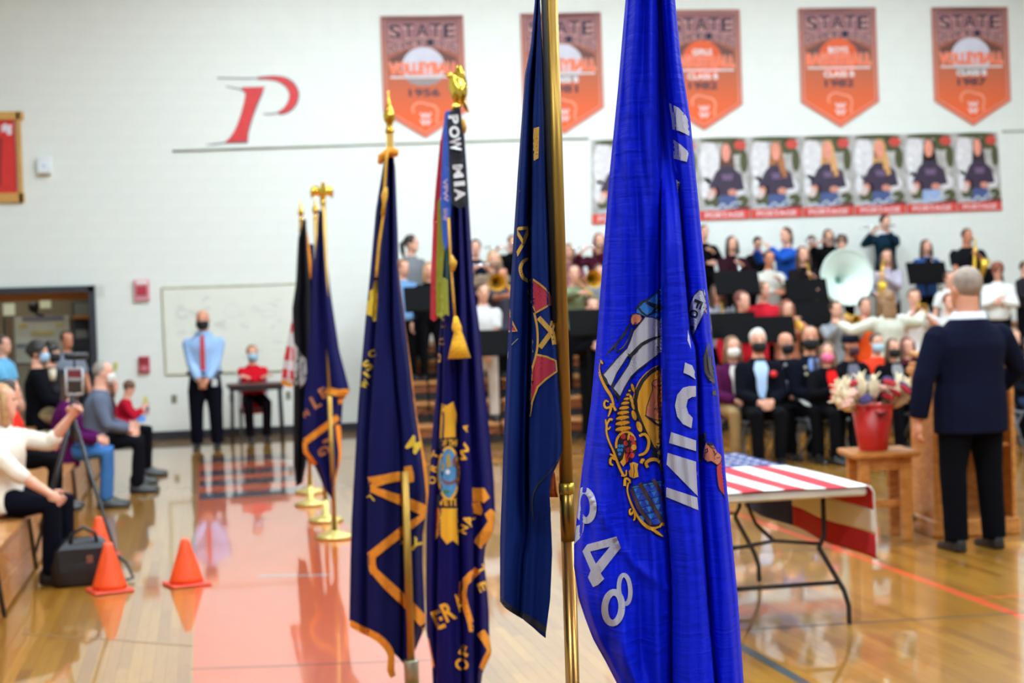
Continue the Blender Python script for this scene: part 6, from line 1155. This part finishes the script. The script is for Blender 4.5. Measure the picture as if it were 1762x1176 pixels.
# ================================================================ TABLE UNDER THE STRIPED FLAG
zt = .735; A_ = G(1493, 838, zt); w_, l_t = .76, 1.83
t = thing('folding_table', 'white folding table under the striped flag with black steel legs', 'table', (A_.x-w_/2, A_.y+l_t/2, 0))
OB('table_top', MB().bbox((0, 0, zt-.022), (w_, l_t, .044), .012), mat((206, 202, 196), rough=.5), t); LG = mat((34, 34, 42), rough=.4)
for sy in (-1, 1):
    y_ = sy*.62
    for sx in (-1, 1): OB('leg', MB().tube([(sx*.27, y_, zt-.04), (sx*.27, y_, .46), (sx*.24, y_, .40), (sx*.36, y_+sy*.02, .18), (sx*.385, y_+sy*.02, .1), (sx*.385, y_+sy*.02, .006)] if sx > 0 else [(sx*.27, y_, zt-.04), (sx*.27, y_, .46), (sx*.25, y_, .40), (sx*.36, y_+sy*.02, .18), (sx*.385, y_+sy*.02, .1), (sx*.385, y_+sy*.02, .006)], .0135, 8), LG, t, True)
    OB('cross_bar', MB().tube([(-.345, y_+sy*.01, .22), (.345, y_+sy*.01, .22)], .012, 8), LG, t, True); OB('top_bar', MB().tube([(-.27, y_, zt-.06), (.27, y_, zt-.06)], .012, 8), LG, t, True)
    OB('folding_brace', MB().tube([(0, y_*.2, zt-.05), (0, y_*.6, .5), (0, y_, .45)], .01, 6), LG, t, True); OB('brace_fork', MB().tube([(-.25, y_, .42), (0, y_, .45), (.25, y_, .42)], .01, 6), LG, t, True)
FB = Vector((A_.x-w_/2, A_.y+l_t/2, zt+.004)); tf = thing('table_flag', 'striped flag with blue starred corner draped lengthwise over the table', 'flag', FB); fl_l = 2.0
def fpos(s, tt, off=0.0):
    """s 0..13 stripes from the left hem to the right hem, tt 0 near .. 1 far"""
    sw = w_/7; y = -l_t/2-.012+tt*(l_t+.03); x = (s-6.5)*sw
    if abs(x) <= w_/2: return Vector((x, y, .004+off+.003*math.sin(x*9+y*4)))
    sg = 1 if x > 0 else -1; d = abs(x)-w_/2; f = 1.0+.12*(1-tt)
    return Vector((sg*(w_/2+.008+off+.02*math.sin(y*7+1)*min(1, d/.2)+.012*math.sin(min(d, .03)/.03*1.57)), y+.012*math.sin(d*8), .002-d*f))
def fstrip(name, s0, s1, t0, t1, m, ns=6, nt=26, off=0.0, inner=True):
    mb = MB(); g_ = [[fpos(s0+(s1-s0)*i/ns, t0+(t1-t0)*j/nt, off) for i in range(ns+1)] for j in range(nt+1)]; mb.v = [p for r in g_ for p in r]; n = ns+1
    mb.f = [(j*n+i, j*n+i+1, (j+1)*n+i+1, (j+1)*n+i) for j in range(nt) for i in range(ns)]; o = OB(name, mb, m, tf, True); md = o.modifiers.new('t', 'SOLIDIFY'); md.thickness = .002; md.offset = -1; return o
SR, SW, SB = mat((190, 24, 44), rough=.8, var=.05), mat((232, 230, 228), rough=.8, var=.03), mat((30, 48, 112), rough=.8, var=.05)
for i in range(13): fstrip('red_stripe' if i % 2 == 0 else 'white_stripe', i, i+1, 0, 1.0 if i < 6 else .58, SR if i % 2 == 0 else SW)
fstrip('blue_canton', 6, 13, .58, 1.0, SB, 30, 14); fstrip('white_hem', 10.0, 13.0, -.012, .0, mat((226, 224, 220)), 12, 1)
for r in range(9):
    for c_ in range(6 if r % 2 == 0 else 5):
        s_c = 6.45+r*.76; tcc = .61+(c_+(0 if r % 2 == 0 else .5))*.068; mb = MB(); ctr = []
        for q in range(10):
            a = q*math.pi/5; rr = .027 if q % 2 == 0 else .011; ctr.append(fpos(s_c+rr*math.cos(a)/(w_/7), tcc+rr*math.sin(a)/l_t, .0025))
        mb.v = ctr; mb.f = [tuple(range(10))]; o = OB('star', mb, SW, tf); o.modifiers.new('t', 'SOLIDIFY').thickness = .001
# ================================================================ STOOL, BUCKET, FLOWERS, LECTERN
g = G(1534, 933); OAK = wood((208, 142, 72), (176, 108, 48), (3, 3, 9), .35); st_z = W(1508, 775, proj(g)[2]+.1).z
t = thing('wooden_stool', 'oak stool carrying the red bucket of dried flowers', 'stool', (g.x+.0, g.y+.17, 0), -.12)
OB('stool_top', MB().bbox((0, 0, st_z-.02), (.46, .42, .04), .01), OAK, t)
for sx in (-1, 1):
    for sy in (-1, 1): OB('leg', MB().bbox((sx*.145, sy*.13, (st_z-.04)/2), (.075, .055, st_z-.04), .006), OAK, t)
    OB('side_rail', MB().bbox((sx*.145, 0, .24), (.03, .22, .05), .005), OAK, t)
for sy in (-1, 1): OB('apron', MB().bbox((0, sy*.13, st_z-.085), (.36, .025, .09), .004), OAK, t); 
OB('stretcher', MB().bbox((0, 0, .24), (.3, .03, .05), .005), OAK, t)
bz = st_z+.001; sx_, sy_ = g.x-.04, g.y+.16
t = thing('bucket', 'red metal bucket holding dried flowers on the oak stool', 'bucket', (sx_, sy_, bz)); RB = mat((188, 26, 22), rough=.35, var=.08)
OB('bucket_body', MB().lathe([(.001, 0), (.098, 0), (.1, .006), (.142, .31), (.134, .31), (.095, .012), (.001, .012)], n=32), RB, t, True); OB('rim', MB().lathe([(.138, .3), (.146, .3), (.148, .308), (.146, .316), (.138, .316), (.134, .308)], n=32, cap=False), RB, t, True)
OB('handle_grip', MB().tube([(-.04, -.142, .27), (-.02, -.15, .255), (.02, -.15, .255), (.04, -.142, .27)], .009, 8), mat((80, 16, 18)), t, True)
random.seed(21)
def flower(kind, a, tilt, ln, lab):
    d = Vector((math.cos(a)*math.sin(tilt), math.sin(a)*math.sin(tilt), math.cos(tilt))); p0 = Vector((0, 0, 0)); e = d*ln
    t = thing('dried_flower', lab, 'flower', (sx_+.05*math.cos(a), sy_+.05*math.sin(a), bz+.2), 0, 'flowers in the red bucket')
    OB('stem', MB().tube([p0, e*.6], .004, 5), mat((120, 112, 60)), t); Q = d.to_track_quat('Z', 'Y').to_matrix()
    if kind == 'plume':
        mb = MB(); mb.tube([e*.45, e*.6, e*.8, e*.95, e*1.08], [.008, .03, .036, .024, .004], 9)
        for i in range(9): b_ = i*2.4; q = e*(.55+.05*i); mb.tube([q, q+Q @ Vector((.05*math.cos(b_), .05*math.sin(b_), .05))], [.012, .003], 5)
        OB('plume', mb, mat((226, 210, 178), rough=.9, var=.12, scale=30), t, True)
    else:
        c_ = {'red': (176, 22, 34), 'purple': (66, 58, 108), 'pink': (222, 176, 160)}[kind]; mb = MB()
        for i in range(9): b_ = i*2.399; r_ = .012+.028*math.sqrt(i/9); mb.ball(e*.68+Q @ Vector((r_*math.cos(b_), r_*math.sin(b_), .012-.3*r_)), .017, 8, 5)
        OB('bloom', mb, mat(c_, rough=.8, var=.15, scale=30), t, True)
FLW = {'plume': 'cream plume in the red bucket', 'red': 'red bloom in the red bucket', 'purple': 'purple bloom in the red bucket', 'pink': 'pale pink bloom in the red bucket'}
for i, (x, z, kd) in enumerate([(-.24, .3, 'plume'), (-.2, .38, 'plume'), (-.14, .42, 'plume'), (-.05, .47, 'plume'), (-.02, .44, 'plume'), (.2, .42, 'plume'), (.26, .36, 'plume'), (.27, .29, 'plume'), (.23, .22, 'plume'), (-.27, .2, 'plume'), (-.22, .16, 'pink'), (.16, .3, 'plume'), (-.1, .4, 'red'), (.06, .4, 'red'), (-.12, .24, 'red'), (.1, .27, 'red'), (.05, .22, 'red'), (.18, .3, 'red'), (-.04, .3, 'purple'), (0, .22, 'purple'), (.14, .42, 'purple'), (.08, .2, 'purple'), (-.08, .2, 'purple'), (.2, .34, 'purple'), (.0, .36, 'pink'), (-.17, .28, 'pink'), (.2, .2, 'pink'), (.03, .33, 'pink')]):
    y_ = random.uniform(-.1, .08); v = Vector((x*.95, y_, z*.55+.06)); 
    flower(kd, math.atan2(v.y, v.x), math.acos(v.z/v.length), v.length*(1.0 if kd == 'plume' else 1.35), '%s, %s' % (FLW[kd], ('at the far left', 'upper left', 'upper left of centre', 'tallest in the middle', 'beside the tallest', 'upper right', 'at the right', 'lower right', 'lowest right', 'drooping at the left', 'drooping lowest left', 'right of centre', 'high on the left', 'high right of centre', 'low on the left', 'low right of centre', 'at the front rim', 'on the right', 'in the middle', 'low in the middle', 'high on the right', 'low at the right rim', 'low at the left rim', 'right edge', 'top centre', 'left edge', 'right rim', 'at the centre')[i]))
# lectern
g = G(1606, 934); t = thing('lectern', 'oak lectern standing in front of the speaker', 'lectern', (g.x+.42, g.y+.36, 0), -.1); lz = 1.2
OB('side_panel', MB().bbox((-.28, 0, lz/2), (.03, .42, lz), .006), OAK, t); OB('side_panel', MB().bbox((.28, 0, lz/2), (.03, .42, lz), .006), OAK, t); OB('front_panel', MB().bbox((0, .19, lz/2), (.53, .025, lz-.02), .004), OAK, t); OB('shelf', MB().bbox((0, 0, .62), (.53, .36, .025), .004), OAK, t)
OB('back_panel', MB().bbox((-.19, -.205, lz/2+.02), (.15, .02, lz-.1), .004), OAK, t); OB('inset_panel', MB().bbox((-.19, -.214, lz/2+.08), (.075, .012, lz-.5), .004), wood((168, 98, 46), (138, 74, 34), (3, 3, 9), .4), t)
OB('reading_top', MB().bbox((0, -.02, lz+.04), (.6, .46, .03), .008, Matrix.Rotation(.1, 3, 'X')), OAK, t); OB('plinth', MB().bbox((0, 0, .06), (.62, .47, .12), .01), OAK, t); OB('cornice', MB().bbox((0, 0, lz-.06), (.62, .46, .05), .01), OAK, t)
g = G(1562, 915); t = thing('floor_device', 'small black device on the floor between stool and lectern', 'device', g); OB('case', MB().bbox((0, 0, .1), (.085, .07, .07), .012), BT, t); OB('lens', MB().lathe([(.001, 0), (.02, 0), (.02, .03), (.001, .03)], (0, -.06, .1), 14, Matrix.Rotation(math.pi/2, 3, 'X')), mat((110, 116, 122), rough=.2), t, True); OB('foot', MB().lathe([(.001, 0), (.035, 0), (.03, .015), (.01, .03), (.01, .07), (.001, .07)], n=14), BT, t, True)
bpy.context.view_layer.update()
finish_people()
